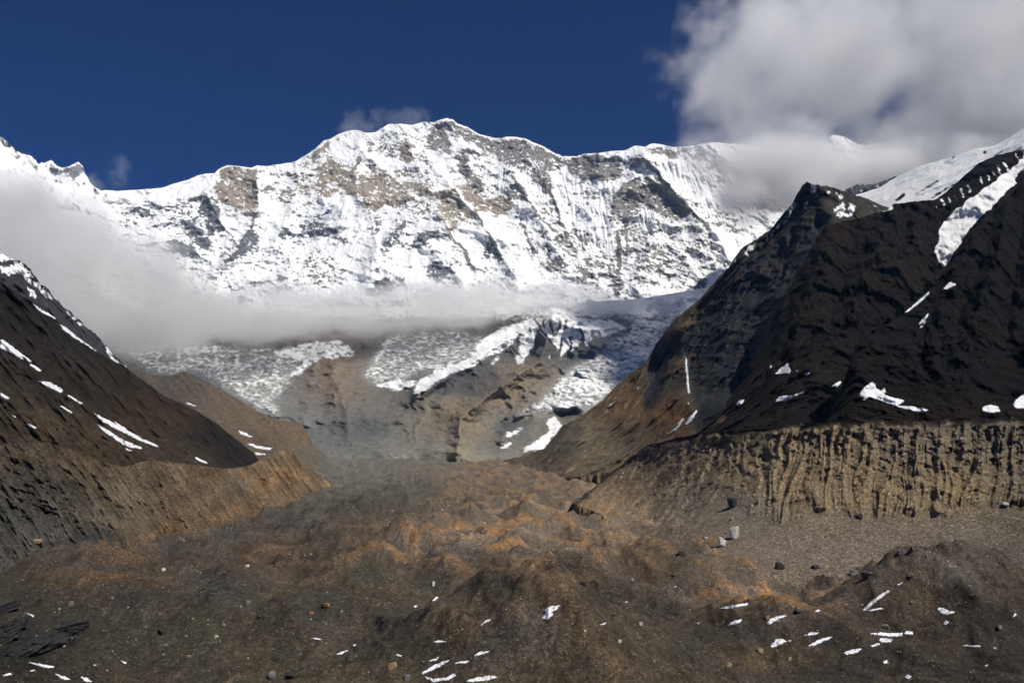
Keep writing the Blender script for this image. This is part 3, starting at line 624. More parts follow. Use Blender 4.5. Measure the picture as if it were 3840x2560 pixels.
# rocky crest inside the cloud
S0 = Sheet(3000, 3700, 3, 60, tr('C', [(1100,640),(1320,620),(1380,590),(1440,560),(1500,562),(1560,550),(1650,518),(1800,480),(2100,420)]), [(2900, 1000), (3800, 900)], [(2900, 4400), (3800, 4200)], [(2900, 4000), (3800, 3900)], jag=10, seed=11, wl=10)
rough_sheet(S0, 40, 120, 2)
finish(S0, 'rocky_crest', 'small dark rocky crest half lost in cloud behind the snow slope', np.ones(S0.U.shape + (3,)) * alb((84, 86, 90)), 0.25 + 0.4 * S0.nz, dark_mat)

# the snow slope at the upper right
SE = Sheet(3060, 5500, 3.6, 115, tr('C', [(1150,720),(1300,660),(1380,635),(1440,613),(1560,578),(1650,522),(1760,470),(1850,440),(1930,420),(2000,395),(2070,370),(2180,352),(2260,310),(2338,255),(2600,90),(3500,-300)]),
           tr('C', [(1150,900),(1900,760),(2338,640),(3500,400)]), [(3000, 3700), (3840, 2950), (4600, 2600)], [(3000, 3100), (3840, 2480), (4600, 2400)], jag=2.0, seed=12, wl=30)
rough_sheet(SE, 26, 200, 3, vst=1.2)
streak = fbm((SE.U + 1.55 * SE.V) / 130, (SE.V + 0.62 * SE.U) / 12, 1 + 0 * SE.U, 4, 0.6)
dk = samp(raster([tr('C', [(1640,640),(1700,600),(1715,605),(1680,640),(1650,655)]), tr('C', [(1700,640),(1780,590),(1880,530),(1895,540),(1850,570),(1760,620)]), tr('C', [(1830,630),(1900,590),(2000,500),(2010,505),(1900,610),(1850,640)]),
                  tr('C', [(1945,430),(1960,400),(1985,398),(1965,430)]), tr('C', [(2115,400),(2125,380),(2150,378),(2140,405)]), tr('C', [(2160,375),(2190,365),(2180,378)])], [.9, .7, .6, .9, .9, .8], 1), SE.wu, SE.wv)
finish(SE, 'snow_slope', 'smooth bright snow slope climbing to the upper right edge below the cloud', np.ones(SE.U.shape + (3,)) * alb((58, 52, 48)), 1.05 - dk * 1.1 - np.clip(-0.22 + 0.7 * SE.nz * 0.6 + 0.75 * streak, 0, 1) * 1.1, dark_mat)

# pointed dark peak with cliffs
d_top = tr('E', [(1200,1010),(1400,900),(1500,875),(1600,842),(1640,830),(1680,770),(1740,700),(1800,668),(1880,620),(1960,560),(2060,460),(2150,380)]) + tr('C', [(250,1560),(290,1530),(320,1500),(350,1450),(380,1400),(420,1340),(470,1280),(530,1230),(600,1175),(650,1120),(700,1060),(760,1000),(790,950),(830,900),(880,865),(920,845),(990,790),(1030,740),(1075,690),(1100,660),(1120,620),(1150,570),(1175,545),(1240,560),(1330,578),(1400,605),(1470,625),(1560,660),(1700,720),(2100,900)])
SD = Sheet(1765, 3500, 3.3, 180, d_top, [(1700, 1800), (1950, 1800), (2150, 1790), (2350, 1760), (2700, 1680), (3500, 1620)],
           [(1700, 4000), (1900, 3700), (2110, 3000), (2375, 2900), (2600, 2700), (3025, 2450), (3500, 2500)], [(1700, 3700), (1900, 3100), (2110, 2300), (2375, 1950), (2700, 1500), (3500, 1450)], jag=5, seed=14, wl=14)
cliffz = raster([tr('C', [(1175,545),(1240,640),(1280,770),(1190,920),(1080,1120),(990,1290),(940,1450),(900,1700),(640,1700),(500,1650),(330,1640),(340,1480),(420,1420),(520,1400),(560,1280),(700,1120),(800,1010),(900,860),(1050,730),(1110,650)])], [1], 5)
cz = samp(cliffz, SD.U, SD.V)
rough_sheet(SD, 42, 170, 4)
P_ = SD.P
vert = ridged(P_[..., 0] / 60, P_[..., 1] / 60, P_[..., 2] / 500, 5, 0.6)
led = np.abs(fbm(SD.U / 160, SD.V / 26, 3 + 0 * SD.U, 4))
dk3 = -samp(raster([tr('F', [(340,120),(450,90),(560,40),(570,150),(500,200),(430,240),(400,300),(400,420),(330,490),(285,505),(310,380)]), tr('F', [(540,60),(700,-100),(860,-250),(980,-200),(900,200),(850,400),(700,520),(640,600),(570,630),(600,480),(565,440),(560,300),(535,200)])], [1, 1], 3), SD.wu, SD.wv)
SD.displace(dk3 * 40 + cz * (34 * (vert - .3) + 12 * led) - 90 * cz)
dctrl = [(c[0] / .6125, c[1] / .6125, c[2]) for c in [(1850,450,(54,52,52)), (1790,540,(58,58,60)), (1700,650,(62,61,62)), (1640,760,(66,62,56)), (1560,760,(98,82,60)), (1520,830,(92,76,56)), (1640,860,(54,52,50)), (1540,880,(50,48,48)), (1600,790,(64,58,50)),
          (1500,940,(128,98,62)), (1440,930,(124,98,68)), (1560,960,(118,90,58)), (1400,960,(112,92,70)), (1350,980,(116,104,86)), (1330,1020,(122,112,94)), (1280,1020,(116,108,94)), (1380,1040,(116,106,86)), (1250,1060,(116,104,86)), (1450,1000,(92,82,68)), (1600,960,(54,46,38)), (1750,800,(58,55,52)), (1690,900,(50,46,42)), (1420,1000,(108,98,78))]]
dc = colmix(SD.wu, SD.wv, dctrl, 3.0)
dkc = samp(raster([tr('F', [(340,120),(450,90),(560,40),(570,150),(500,200),(430,240),(400,300),(400,420),(330,490),(285,505),(310,380)]), tr('F', [(540,60),(700,-100),(860,-250),(980,-200),(900,200),(850,400),(700,520),(640,600),(570,630),(600,480),(565,440),(560,300),(535,200)]), tr('C', [(1175,560),(1240,640),(1280,770),(1190,920),(1080,1120),(900,1300),(700,1350),(640,1250),(760,1060),(880,900),(1060,740)])], [1, 1, .8], 3), SD.wu, SD.wv)[..., None]
dc = dc * (1 - dkc) * np.array([1.55, 1.42, 1.25]) + dkc * alb((56, 57, 60))
dc = dc * (1 + 0.35 * SD.nz + 0.3 * fbm(SD.U / 90, SD.V / 24, 8 + 0 * SD.U, 4))[..., None]
grass = np.clip(fbm(SD.U / 55, SD.V / 22, 18 + 0 * SD.U, 4, 0.6) - 0.18, 0, 1)[..., None] * cz[..., None] * 2.0
dc = dc * (1 - np.clip(grass, 0, .8)) + alb((96, 76, 52)) * np.clip(grass, 0, .8)
dsn = [('C', .9, [(1175,548),(1230,562),(1225,600),(1180,600),(1165,580)]), ('C', .65, [(1130,720),(1165,650),(1200,620),(1240,600),(1240,615),(1190,640),(1160,690)]), ('C', .7, [(1330,580),(1380,620),(1360,650),(1330,630)]),
       ('C', .62, [(1310,680),(1400,640),(1440,680),(1430,720),(1390,740),(1330,730)]), ('C', .55, [(960,830),(1060,720),(1120,640),(1125,680),(1060,770),(990,840)]), ('C', .6, [(840,920),(880,870),(910,870),(890,930),(850,960)]), ('C', .55, [(780,970),(800,930),(815,930),(800,970)]),
       ('C', .8, [(1250,610),(1270,590),(1330,600),(1300,610)]), ('C', .7, [(1480,720),(1540,700),(1570,690),(1500,725)]), ('C', .8, [(1480,660),(1560,680),(1540,690),(1480,670)])]
ds = samp(raster([tr(f, p) for f, l, p in dsn], [l for f, l, p in dsn], 1), SD.wu, SD.wv)
finish(SD, 'dark_peak', 'dark pointed rock peak with cliffs and snow flecked top on the valley side', dc, ds * 0.95 + (0.55 * SD.nz) * np.minimum(ds * 3, 1) - 0.02, dark_mat)

# broad dark spur in front of it, snow gully above
c_top = [(2560, 1660), (2632, 1611), (2700, 1540), (2790, 1420), (2866, 1296)] + tr('C', [(990,1290),(1040,1200),(1080,1120),(1140,1020),(1190,920),(1240,830),(1280,775),(1400,750),(1480,730),(1540,712),(1600,700),(1640,660),(1700,658),(1780,645),(1860,642),(1920,600),(2000,530),(2100,440),(2200,400),(2338,370),(2600,260),(3500,0)])
SCs = Sheet(2570, 5500, 3.4, 175, c_top, [(2500, 1690), (2700, 1680), (4600, 1660)], [(2500, 1750), (2866, 1900), (3100, 2100), (3400, 2250), (3840, 2400), (4600, 2500)], [(2500, 1560), (2750, 1380), (3000, 1260), (3400, 1200), (4600, 1150)], jag=4, seed=16, wl=16)
for pts, amp, w in (([(1640,660),(1570,860),(1480,1060),(1400,1300)], 110, 50), ([(1290,780),(1240,960),(1160,1200),(1100,1400)], 70, 40), ([(1885,1010),(1700,1250),(1520,1400)], -120, 45), ([(1780,700),(1720,900),(1640,1100)], 60, 40), ([(1450,760),(1400,1000),(1300,1300)], -60, 40)):
    d, al = distline(SCs.U, SCs.V, tr('C', pts)); SCs.displace(.55 * amp * np.exp(-d / w) * (1 + fbm(SCs.U / 60, SCs.V / 60, 3 + 0 * SCs.U, 3)))
rough_sheet(SCs, 40, 130, 6)
SCs.displace(14 * fbm(SCs.P[..., 0] / 50, SCs.P[..., 1] / 50, SCs.P[..., 2] / 60, 5, .6))
csn = [('C', 1.1, [(1940,720),(2100,600),(2230,510),(2338,420),(2600,300),(2600,380),(2338,470),(2300,500),(2290,550),(2230,610),(2100,740),(2050,790),(2000,870),(1950,950),(1900,1010),(1885,970),(1855,920),(1880,870),(1890,790),(1930,740)]),
       ('C', .9, [(2150,720),(2220,660),(2320,600),(2260,670)])]
for k in range(15):       # snow stripes between the rock ribs under the snow slope
    x = 1860 + k * 33; y = 690 - k * 20.5
    csn.append(('C', .8 if k % 3 else .55, [(x, y - 28), (x + 12, y - 36), (x + 26, y - 6), (x + 34, y + 26), (x + 20, y + 24), (x + 12, y)]))
csn += [('C', .9, [(1540,712),(1640,662),(1640,690),(1600,705)])]
cs = samp(raster([tr(f, p) for f, l, p in csn], [l for f, l, p in csn], 1), SCs.wu, SCs.wv)
csub = samp(raster([tr('C', [(2000,870),(2100,740),(2200,640),(2290,560),(2310,600),(2160,740),(2080,800),(2010,930),(1930,1010),(1900,1010)])], [1], 5), SCs.wu, SCs.wv)
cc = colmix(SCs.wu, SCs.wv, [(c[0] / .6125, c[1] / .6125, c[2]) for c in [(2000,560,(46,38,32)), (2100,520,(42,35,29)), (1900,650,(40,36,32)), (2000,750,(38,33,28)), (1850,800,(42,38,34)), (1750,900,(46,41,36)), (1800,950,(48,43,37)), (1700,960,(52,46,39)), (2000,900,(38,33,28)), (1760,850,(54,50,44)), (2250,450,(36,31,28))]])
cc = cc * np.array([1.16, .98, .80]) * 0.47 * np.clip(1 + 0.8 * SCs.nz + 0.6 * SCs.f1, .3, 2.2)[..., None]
finish(SCs, 'dark_spur', 'broad dark brown mountain spur with a tapering snow gully on the right', cc, cs * 0.98 + 0.25 * SCs.nz * np.minimum(cs * 3, 1) - 0.3 * csub * np.clip(SCs.nz + 0.2, 0, 1), dark_mat)

# nearest dark mountainside at the right edge
a_top = [(3040, 1660), (3110, 1560), (3160, 1440)] + tr('C', [(1440,1420),(1550,1340),(1700,1240),(1850,1105),(1900,1025),(1960,955),(2030,850),(2080,762),(2150,722),(2280,605),(2338,515),(2600,330),(3500,50)])
SA = Sheet(3060, 5500, 3.4, 155, a_top, [(3000, 1660), (4600, 1640)], [(3000, 1280), (3210, 1330), (3530, 1600), (3840, 1800), (4600, 1900)], [(3000, 1150), (4600, 1050)], jag=4, seed=18, wl=16, gam=0.85)
for pts, amp, w in (([(2080,770),(2000,1000),(1900,1250),(1800,1450)], 60, 60), ([(2250,650),(2200,900),(2100,1200),(2000,1450)], 80, 60), ([(2180,720),(2100,1000),(1980,1300)], -60, 45), ([(2338,700),(2300,1000),(2250,1400)], -60, 50)):
    d, al = distline(SA.U, SA.V, tr('C', pts)); SA.displace(.55 * amp * np.exp(-d / w) * (1 + fbm(SA.U / 60, SA.V / 60, 3 + 0 * SA.U, 3)))
rough_sheet(SA, 30, 110, 8)
SA.displace(10 * fbm(SA.P[..., 0] / 40, SA.P[..., 1] / 40, SA.P[..., 2] / 48, 5, .6))
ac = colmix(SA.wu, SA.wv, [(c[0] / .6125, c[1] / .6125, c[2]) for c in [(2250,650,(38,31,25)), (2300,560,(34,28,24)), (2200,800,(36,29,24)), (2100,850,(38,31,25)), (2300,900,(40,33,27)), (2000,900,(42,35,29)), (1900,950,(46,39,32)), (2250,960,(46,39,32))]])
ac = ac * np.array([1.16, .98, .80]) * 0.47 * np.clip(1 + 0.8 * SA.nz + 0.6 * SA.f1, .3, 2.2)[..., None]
finish(SA, 'dark_mountainside', 'very dark brown mountainside at the right edge above the gullied moraine cliff', ac, -0.3 + 0 * SA.nz, dark_mat)

# ================================================================== RIGHT MORAINE CLIFF
SW = Sheet(2150, 5500, 2.8, 175, [(2000, 1930), (2150, 1880), (2250, 1805), (2350, 1725), (2430, 1668), (2514, 1648), (2639, 1618), (2758, 1611), (2900, 1600), (3100, 1586), (3246, 1577), (3500, 1578), (3840, 1568), (4700, 1575)],
           [(1900, 1810), (1950, 1815), (2100, 1865), (2250, 1925), (2350, 2020), (2450, 2100), (2600, 2130), (2950, 2150), (3265, 2165), (3840, 2190), (4700, 2200)],
           [(2000, 1900), (2150, 1780), (2270, 1700), (2430, 1580), (2639, 1330), (2900, 1130), (3246, 1040), (3840, 970), (4700, 900)],
           [(1900, 2000), (1950, 1950), (2100, 1600), (2250, 1320), (2350, 1020), (2450, 880), (2600, 830), (2950, 810), (3840, 760), (4700, 700)], jag=11, seed=21, wl=60, gam=1.35, smooth=130)
U, V = SW.U, SW.V
arch = tr('F', [(-200,900),(100,1010),(300,1000),(420,1100),(470,1125),(520,1060),(600,1010),(700,960),(780,960),(840,1020),(880,1085),(960,1080),(1000,1112),(1070,1127),(1130,1098),(1200,1055),(1280,1058),(1370,1040),(1420,1085),(1490,1105),(1560,1080),(1640,1106),(1700,1055),(1760,1080),(1820,1038),(1880,1080),(1960,1076),(2050,1050),(2100,1030),(2300,1020),(2600,1010),(3400,1000)])
ab = np.interp(SW.u, [p[0] for p in arch], [p[1] for p in arch])[None]
P_ = SW.P
f1 = fbm(P_[..., 0] / 28, P_[..., 1] / 28, P_[..., 2] / 34, 5, 0.6)
ctop = SW.top[None] + 10
mc = sstep(2420, 2600, U) * sstep(ctop - 4, ctop + 18, V) * sstep(ab + 7, ab - 7, V + 5 * f1)             # the cliff between crest and talus
lean = (V - 1600) * 0.10
wob = 12 * fbm(U / 90, V / 190, 4 + 0 * U, 4) + 50 * fbm(U / 260, V / 320, 14 + 0 * U, 3)
g1 = np.abs(perlin((U + lean + wob) / 47, V / 420, 3.3 + 0 * U))
g2 = np.abs(perlin((U + lean + wob) / 19, V / 210, 8.3 + 0 * U))
rib = 1 - np.minimum(g1 * 2.2, 1) ** 0.8
rib2 = 1 - np.minimum(g2 * 2.4, 1)
right = sstep(2750, 2950, U) * 0.75 + 0.25
patchy = sstep(-0.35, 0.4, fbm(U / 120, V / 110, 21 + 0 * U, 3))
P0 = SW.P
over = np.clip(fbm(U / 40, V / 30, 6 + 0 * U, 4, 0.6) - 0.12, 0, 1) * sstep(0.72, 0.35, (V - ctop) / (ab - ctop))
SW.displace(sstep(0, 46, ab - V) * mc * (1 + right * (0.45 + 0.55 * patchy) * (12 * rib * (0.6 + 0.8 * np.clip(fbm(U / 50, V / 45, 41 + 0 * U, 4) + .4, 0, 1)) + 4 * rib2) + 8 * f1 - 15 * over) * sstep(2500, 2750, U) + mc * sstep(2850, 2600, U) * (16 * ridged((U + 0.75 * V) / 70, (V - U * .4) / 260, 7 + 0 * U, 4, .6) + 5 * f1) + (1 - mc) * (1.6 * f1 + 3.0 * fbm(U / 90, V / 60, 1 + 0 * U, 3)))
lefte = sstep(2760, 2520, U) * sstep(0, 50, V - SW.top[None])
dg = ridged((U + 0.75 * V) / 55, (V - U * .4) / 230, 7 + 0 * U, 5, .6)
SW.displace(lefte * (11 * (dg - .3) + 6 * fbm(P_[..., 0] / 18, P_[..., 1] / 18, P_[..., 2] / 18, 5, .6)))
nz = fbm(U / 11, V / 13, 5 + 0 * U, 5, 0.65)
cw = colmix(U, V, [(c[0] / .6125, c[1] / .6125, c[2]) for c in [(2000,1120,(152,126,88)), (2200,1130,(148,124,86)), (1850,1120,(152,128,92)), (1750,1060,(158,134,98)), (2100,1020,(132,116,94)), (2250,1000,(124,110,90)), (1900,1010,(146,124,92)), (1600,1060,(132,114,86)), (1500,1080,(128,110,84)),
       (1560,1150,(128,116,96)), (2000,1240,(130,115,100)), (2200,1230,(124,110,96)), (2300,1290,(108,96,84)), (1800,1250,(132,117,102)), (1600,1230,(124,108,92)), (1450,1170,(134,112,86)), (1400,1120,(124,100,74)), (1380,1180,(138,106,70)), (1700,1180,(136,122,104)), (2100,1280,(118,105,90)), (1300,1100,(128,104,76)), (2320,1190,(112,100,80))]])
cw = cw * (1 + 0.3 * sstep(2750, 2450, U) + 0.12 * (1 - mc))[..., None]
cw = cw * np.clip(1 + lefte * (0.7 * (dg - .35) + 0.35 * nz + 0.3 * fbm(U / 60, V / 50, 61 + 0 * U, 4)), .5, 1.6)[..., None]
cw = cw * (1 + mc * (0.34 * nz + 0.10 * rib + 0.2 * f1) + (1 - mc) * (0.10 * nz + 0.12 * f1))[..., None]
crest = sstep(16, -6, V - ctop - 26 * np.clip(fbm(U / 70, V / 50, 31 + 0 * U, 4), -.3, 1))[..., None]
cw = cw * (1 - crest) + alb((50, 42, 34)) * crest
debris_mat = terrain_mat('moraine_debris', 5.0, 1.7, var=0.38, bump=0.9, bdist=1.2, grit=0.8)
finish(SW, 'moraine_cliff', 'steep gullied tan moraine cliff with a grey talus apron at its foot', cw, -0.3 + 0 * U, debris_mat, back=6, bstep=0.02, bdrop=0.15, cat='cliff')

# ================================================================== LEFT SIDE
# upper ridge with snow
SLa = Sheet(-1500, 640, 3.2, 100, [(-700, 560), (-300, 760), (0, 946), (30, 961), (77, 977), (115, 1007), (145, 1053), (184, 1084), (207, 1122), (252, 1160), (290, 1190), (321, 1221), (360, 1252), (398, 1298), (444, 1344), (490, 1390), (530, 1420), (640, 1500)],
            [(-700, 1250), (0, 1350), (640, 1700)], [(-700, 2200), (0, 2400), (640, 2900)], [(-700, 1700), (0, 1850), (640, 2350)], jag=11, seed=23, wl=22)
rough_sheet(SLa, 46, 130, 10)
lsn = [('D', .8, [(0,125),(60,130),(110,150),(100,170),(40,165),(0,155)]), ('D', .7, [(125,215),(160,240),(185,290),(150,280)]), ('D', .7, [(-300,-60),(0,60),(60,90),(20,110),(-200,60)]), ('D', .55, [(0,60),(100,100),(190,200),(270,290),(240,300),(150,210),(60,130)]),
       ('D', .6, [(480,470),(560,560),(640,640),(620,650),(540,590)]), ('D', .5, [(300,320),(420,420),(400,430),(320,360)]), ('D', .7, [(420,430),(445,440),(440,448)])]
ls = samp(raster([tr(f, p) for f, l, p in lsn], [l for f, l, p in lsn], 1), SLa.wu, SLa.wv)
lc = np.ones(SLa.U.shape + (3,)) * alb((74, 72, 76)) * (1 + 0.4 * SLa.nz + 0.3 * SLa.f1)[..., None]
finish(SLa, 'rock_ridge', 'grey rock ridge with snow ledges dropping from the cloud at the left edge', lc, ls + 0.5 * SLa.nz * np.minimum(ls * 3, 1), dark_mat, cat='ridge')

# smooth brown spur further back
SLc = Sheet(470, 1420, 3.2, 105, [(470, 1370), (528, 1397), (580, 1405), (643, 1409), (692, 1390), (735, 1409), (803, 1443), (880, 1489), (956, 1535), (1010, 1566), (1071, 1577), (1132, 1589), (1163, 1642), (1171, 1665), (1224, 1711), (1293, 1765), (1340, 1778), (1420, 1790)],
            [(470, 1800), (1420, 1815)], [(470, 3700), (1132, 3300), (1293, 2900), (1420, 2800)], [(470, 2400), (1132, 2450), (1420, 2600)], jag=2.0, seed=25, wl=24)
rough_sheet(SLc, 20, 170, 12, vst=1.2)
gl = fbm((SLc.U - 0.9 * SLc.V) / 26, (SLc.V + SLc.U * 0.6) / 180, 1 + 0 * SLc.U, 4, 0.6)
SLc.displace(9 * gl)
bcc = colmix(SLc.wu, SLc.wv, [(c[0] / .6125, c[1] / .6125, c[2]) for c in [(430,870,(104,92,80)), (520,920,(118,100,82)), (620,980,(128,106,82)), (680,1000,(132,108,82)), (560,1000,(116,98,78)), (700,1040,(124,112,94)), (760,1080,(124,116,100)), (600,1030,(110,94,74)), (400,900,(100,88,76))]])
finish(SLc, 'brown_spur', 'smooth grey brown grassy spur running down behind the dark slope', bcc * (1 + 0.16 * SLc.nz + 0.22 * gl)[..., None], -0.3 + 0 * SLc.U, dark_mat, cat='hillside')

# long dark slope
lm_top = [(-700, 1600), (-400, 1640), (0, 1665), (150, 1655), (253, 1677), (322, 1711), (383, 1734), (460, 1750), (566, 1722), (650, 1734), (765, 1746), (842, 1757), (918, 1750), (956, 1734), (1018, 1703), (1079, 1673), (1110, 1711), (1148, 1750), (1194, 1780), (1240, 1812), (1280, 1820)]
SLb = Sheet(-1500, 980, 3.2, 160, [(-700, 640), (-300, 860)] + tr('D', [(0,200),(100,270),(200,330),(290,400),(400,490),(480,550),(600,610),(700,690),(800,760),(950,830),(1050,890),(1150,970),(1240,1040),(1275,1085)]) + [(985, 1745)],
            [(p[0], p[1] + 45) for p in lm_top], [(-700, 1500), (0, 1520), (300, 1620), (560, 1780), (730, 1880), (980, 2020)], [(-700, 1000), (0, 1130), (250, 1240), (460, 1270), (650, 1390), (842, 1520), (980, 1750)], jag=3, seed=27, wl=20)
rough_sheet(SLb, 20, 110, 14, vst=1.3)
gl = fbm((SLb.U - 0.85 * SLb.V) / 30, (SLb.V + SLb.U * 0.6) / 260, 4 + 0 * SLb.U, 4, 0.6)
SLb.displace(13 * gl)
bl = colmix(SLb.wu, SLb.wv, [(c[0] / .6125, c[1] / .6125, c[2]) for c in [(60,720,(44,40,37)), (200,790,(46,41,37)), (150,760,(46,41,37)), (300,880,(54,45,36)), (370,870,(74,58,42)), (330,920,(66,52,38)), (400,960,(72,57,42)), (480,1000,(46,40,34)), (560,1040,(44,39,34)), (150,900,(56,48,40)),
       (60,850,(58,50,42)), (100,970,(78,64,46)), (250,1000,(80,64,46)), (40,1010,(82,68,50)), (350,1030,(76,62,46)), (420,1050,(70,60,46)), (20,930,(74,62,46)), (500,950,(50,43,36)), (420,900,(50,43,37)), (250,950,(66,54,40)), (540,980,(46,40,34))]], 3.0)
finish(SLb, 'dark_slope', 'long dark brown mountainside sloping down to the right with thin snow streaks', bl * np.clip(1 + 0.5 * SLb.nz + 0.45 * gl + 0.35 * SLb.f1, .35, 2)[..., None], -0.3 + 0 * SLb.U, dark_mat, cat='hillside')

# left moraine bank
SL = Sheet(-1500, 1270, 3.0, 150, lm_top, [(-700, 2150), (-400, 2130), (0, 2110), (230, 2085), (460, 2045), (536, 2022), (612, 1994), (765, 1976), (842, 1946), (995, 1908), (1087, 1888), (1224, 1825), (1280, 1822)],
           [(-700, 950), (0, 1060), (250, 1180), (460, 1205), (650, 1330), (842, 1460), (956, 1640), (1079, 1800), (1148, 1880), (1224, 2040), (1280, 2060)],
           [(-700, 760), (0, 815), (230, 870), (460, 940), (612, 1060), (765, 1100), (842, 1200), (995, 1370), (1087, 1480), (1224, 1990), (1280, 2000)], jag=2.5, seed=31, wl=22, gam=1.15)
U, V = SL.U, SL.V
P_ = SL.P
f1 = fbm(P_[..., 0] / 45, P_[..., 1] / 45, P_[..., 2] / 50, 6, 0.58)
gl = ridged((U - 0.55 * V) / 60 + 0.3 * f1, (V + U * 0.3) / 260, 2 + 0 * U, 4)
rockz = samp(raster([tr('D', [(0,1080),(100,1060),(200,1100),(280,1180),(310,1280),(300,1400),(200,1380),(100,1330),(0,1280)]), tr('D', [(290,1200),(330,1230),(390,1300),(400,1390),(340,1400),(300,1330)])], [1, .7], 5), U, V)
tip = samp(raster([tr('M', [(540,640),(820,480),(1110,290),(1300,540),(1600,790),(1300,860),(1000,880),(760,840),(600,760)])], [1], 6), U, V)
SL.displace(5 * fbm((U - 0.75 * V) / 18, (V + U * .4) / 110, 12 + 0 * U, 4, .62) + (9 + 10 * rockz) * f1 + 13 * (gl - .35) * sstep(0.02, .15, SL.TT) + 5 * ridged((U - 0.7 * V) / 22, (V + U * 0.5) / 120, 5 + 0 * U, 3) + rockz * 16 * ridged(P_[..., 0] / 40, P_[..., 1] / 40, P_[..., 2] / 60, 5, .6) + tip * 12 * fbm(U / 26, V / 20, 71 + 0 * U, 4, .6) + tip * 14 * np.exp(-np.abs(U - 1075 - (V - 1680) * 0.55) / 50.))
nz = fbm(U / 14, V / 12, 5 + 0 * U, 5, 0.62)
lcm = colmix(U, V, [(c[0] / .6125, c[1] / .6125, c[2]) for c in [(650,1090,(148,110,70)), (690,1090,(136,106,72)), (620,1060,(116,96,72)), (670,1060,(112,92,68)), (640,1130,(120,96,68)), (710,1080,(118,98,72)), (600,1110,(136,104,68)), (730,1110,(136,110,78)), (560,1120,(104,90,72)), (480,1080,(106,84,60)), (400,1100,(106,88,66)), (520,1150,(100,86,66)), (300,1060,(112,96,72)),
       (330,1130,(108,92,70)), (250,1180,(104,92,74)), (350,1200,(98,86,68)), (450,1180,(112,90,64)), (540,1175,(132,98,62)), (380,1215,(132,98,62)), (60,1100,(70,64,54)), (120,1130,(72,66,56)), (40,1180,(74,70,64)), (100,1220,(82,76,70)), (200,1240,(78,74,68)), (30,1250,(84,78,72)), (150,1180,(92,82,68)), (230,1060,(92,76,56)), (50,1050,(82,70,54)), (420,1140,(98,78,58)), (160,1040,(80,66,48))]], 3.0)
stk = fbm((U - 0.75 * V) / 15, (V + U * .4) / 120, 12 + 0 * U, 4, .62)
lcm = 1.12 * lcm * np.clip(1 + 0.55 * stk + 0.35 * fbm(U / 70, V / 45, 17 + 0 * U, 4, .6), .4, 1.8)[..., None] * (1 + 0.30 * nz + 0.3 * f1 + 0.55 * (gl - .4) + 0.3 * rockz * nz)[..., None]
finish(SL, 'moraine_bank', 'eroded brown and ochre moraine bank along the left of the valley floor', lcm, -0.3 + 0 * U, debris_mat, back=4, bstep=0.006, bdrop=0.5, cat='cliff')

# ================================================================== VALLEY FLOOR (debris covered glacier)
gy = np.array([-60, 0, 100, 220, 350, 450, 700, 1000, 1500, 2000, 3000, 4500, 5500, 7000.])
gz = np.array([-1, -2.2, -60, -104, -106, -100, -87, -66, -35, -4, 57, 150, 240, 420.])
def gx_of(u, Y): return (u - 1920) / FPX * Y / CT
mounds = []      # u, distance, height, sigma across, sigma along, rotation
for m in [(1250,480,26,48,60,.3), (1130,455,10,40,50,0), (1480,470,8,40,40,0), (2235,610,31,58,70,-.3), (2080,600,12,50,50,0), (1980,560,6,60,40,0), (1640,760,17,30,75,.9), (1560,735,10,40,30,0), (1400,760,10,45,30,0), (1260,745,12,40,30,.2),
          (880,900,13,26,40,.5), (950,1010,15,26,45,.5), (1060,900,16,30,45,-.4), (1160,930,12,30,40,.4), (1080,1190,20,40,60,.6), (1200,1300,15,45,60,.4), (1300,1120,12,45,60,.3), (800,1200,15,40,40,0), (695,1180,14,26,26,.6), (1100,1500,14,60,60,0),
          (1240,1750,16,70,70,0), (1050,2000,14,80,70,0), (1150,2400,14,90,90,0), (250,830,12,70,40,-.2), (420,640,10,60,50,.2), (560,700,9,60,50,-.2), (750,620,9,60,45,.3), (480,540,11,50,50,.4), (900,540,9,50,50,-.3), (700,520,10,45,60,.5),
          (100,560,12,50,60,.6), (40,470,10,40,50,.6), (1700,560,7,50,40,.2), (1850,520,7,45,40,0), (1600,500,8,40,40,.3), (1560,850,9,40,30,0), (1870,700,-7,60,40,0), (1750,720,-6,50,30,0), (2000,700,-4,50,30,0), (1420,640,8,40,40,.4), (1200,640,7,50,40,0), (1000,690,8,50,40,.2)]:
    q_ = 0.62 if 800 < m[1] < 1700 else 0.85
    mounds.append((gx_of(m[0] / .6125, m[1]), m[1] + m[4] * .5, m[2] * 1.15, m[3] * q_, m[4] * q_, m[5]))
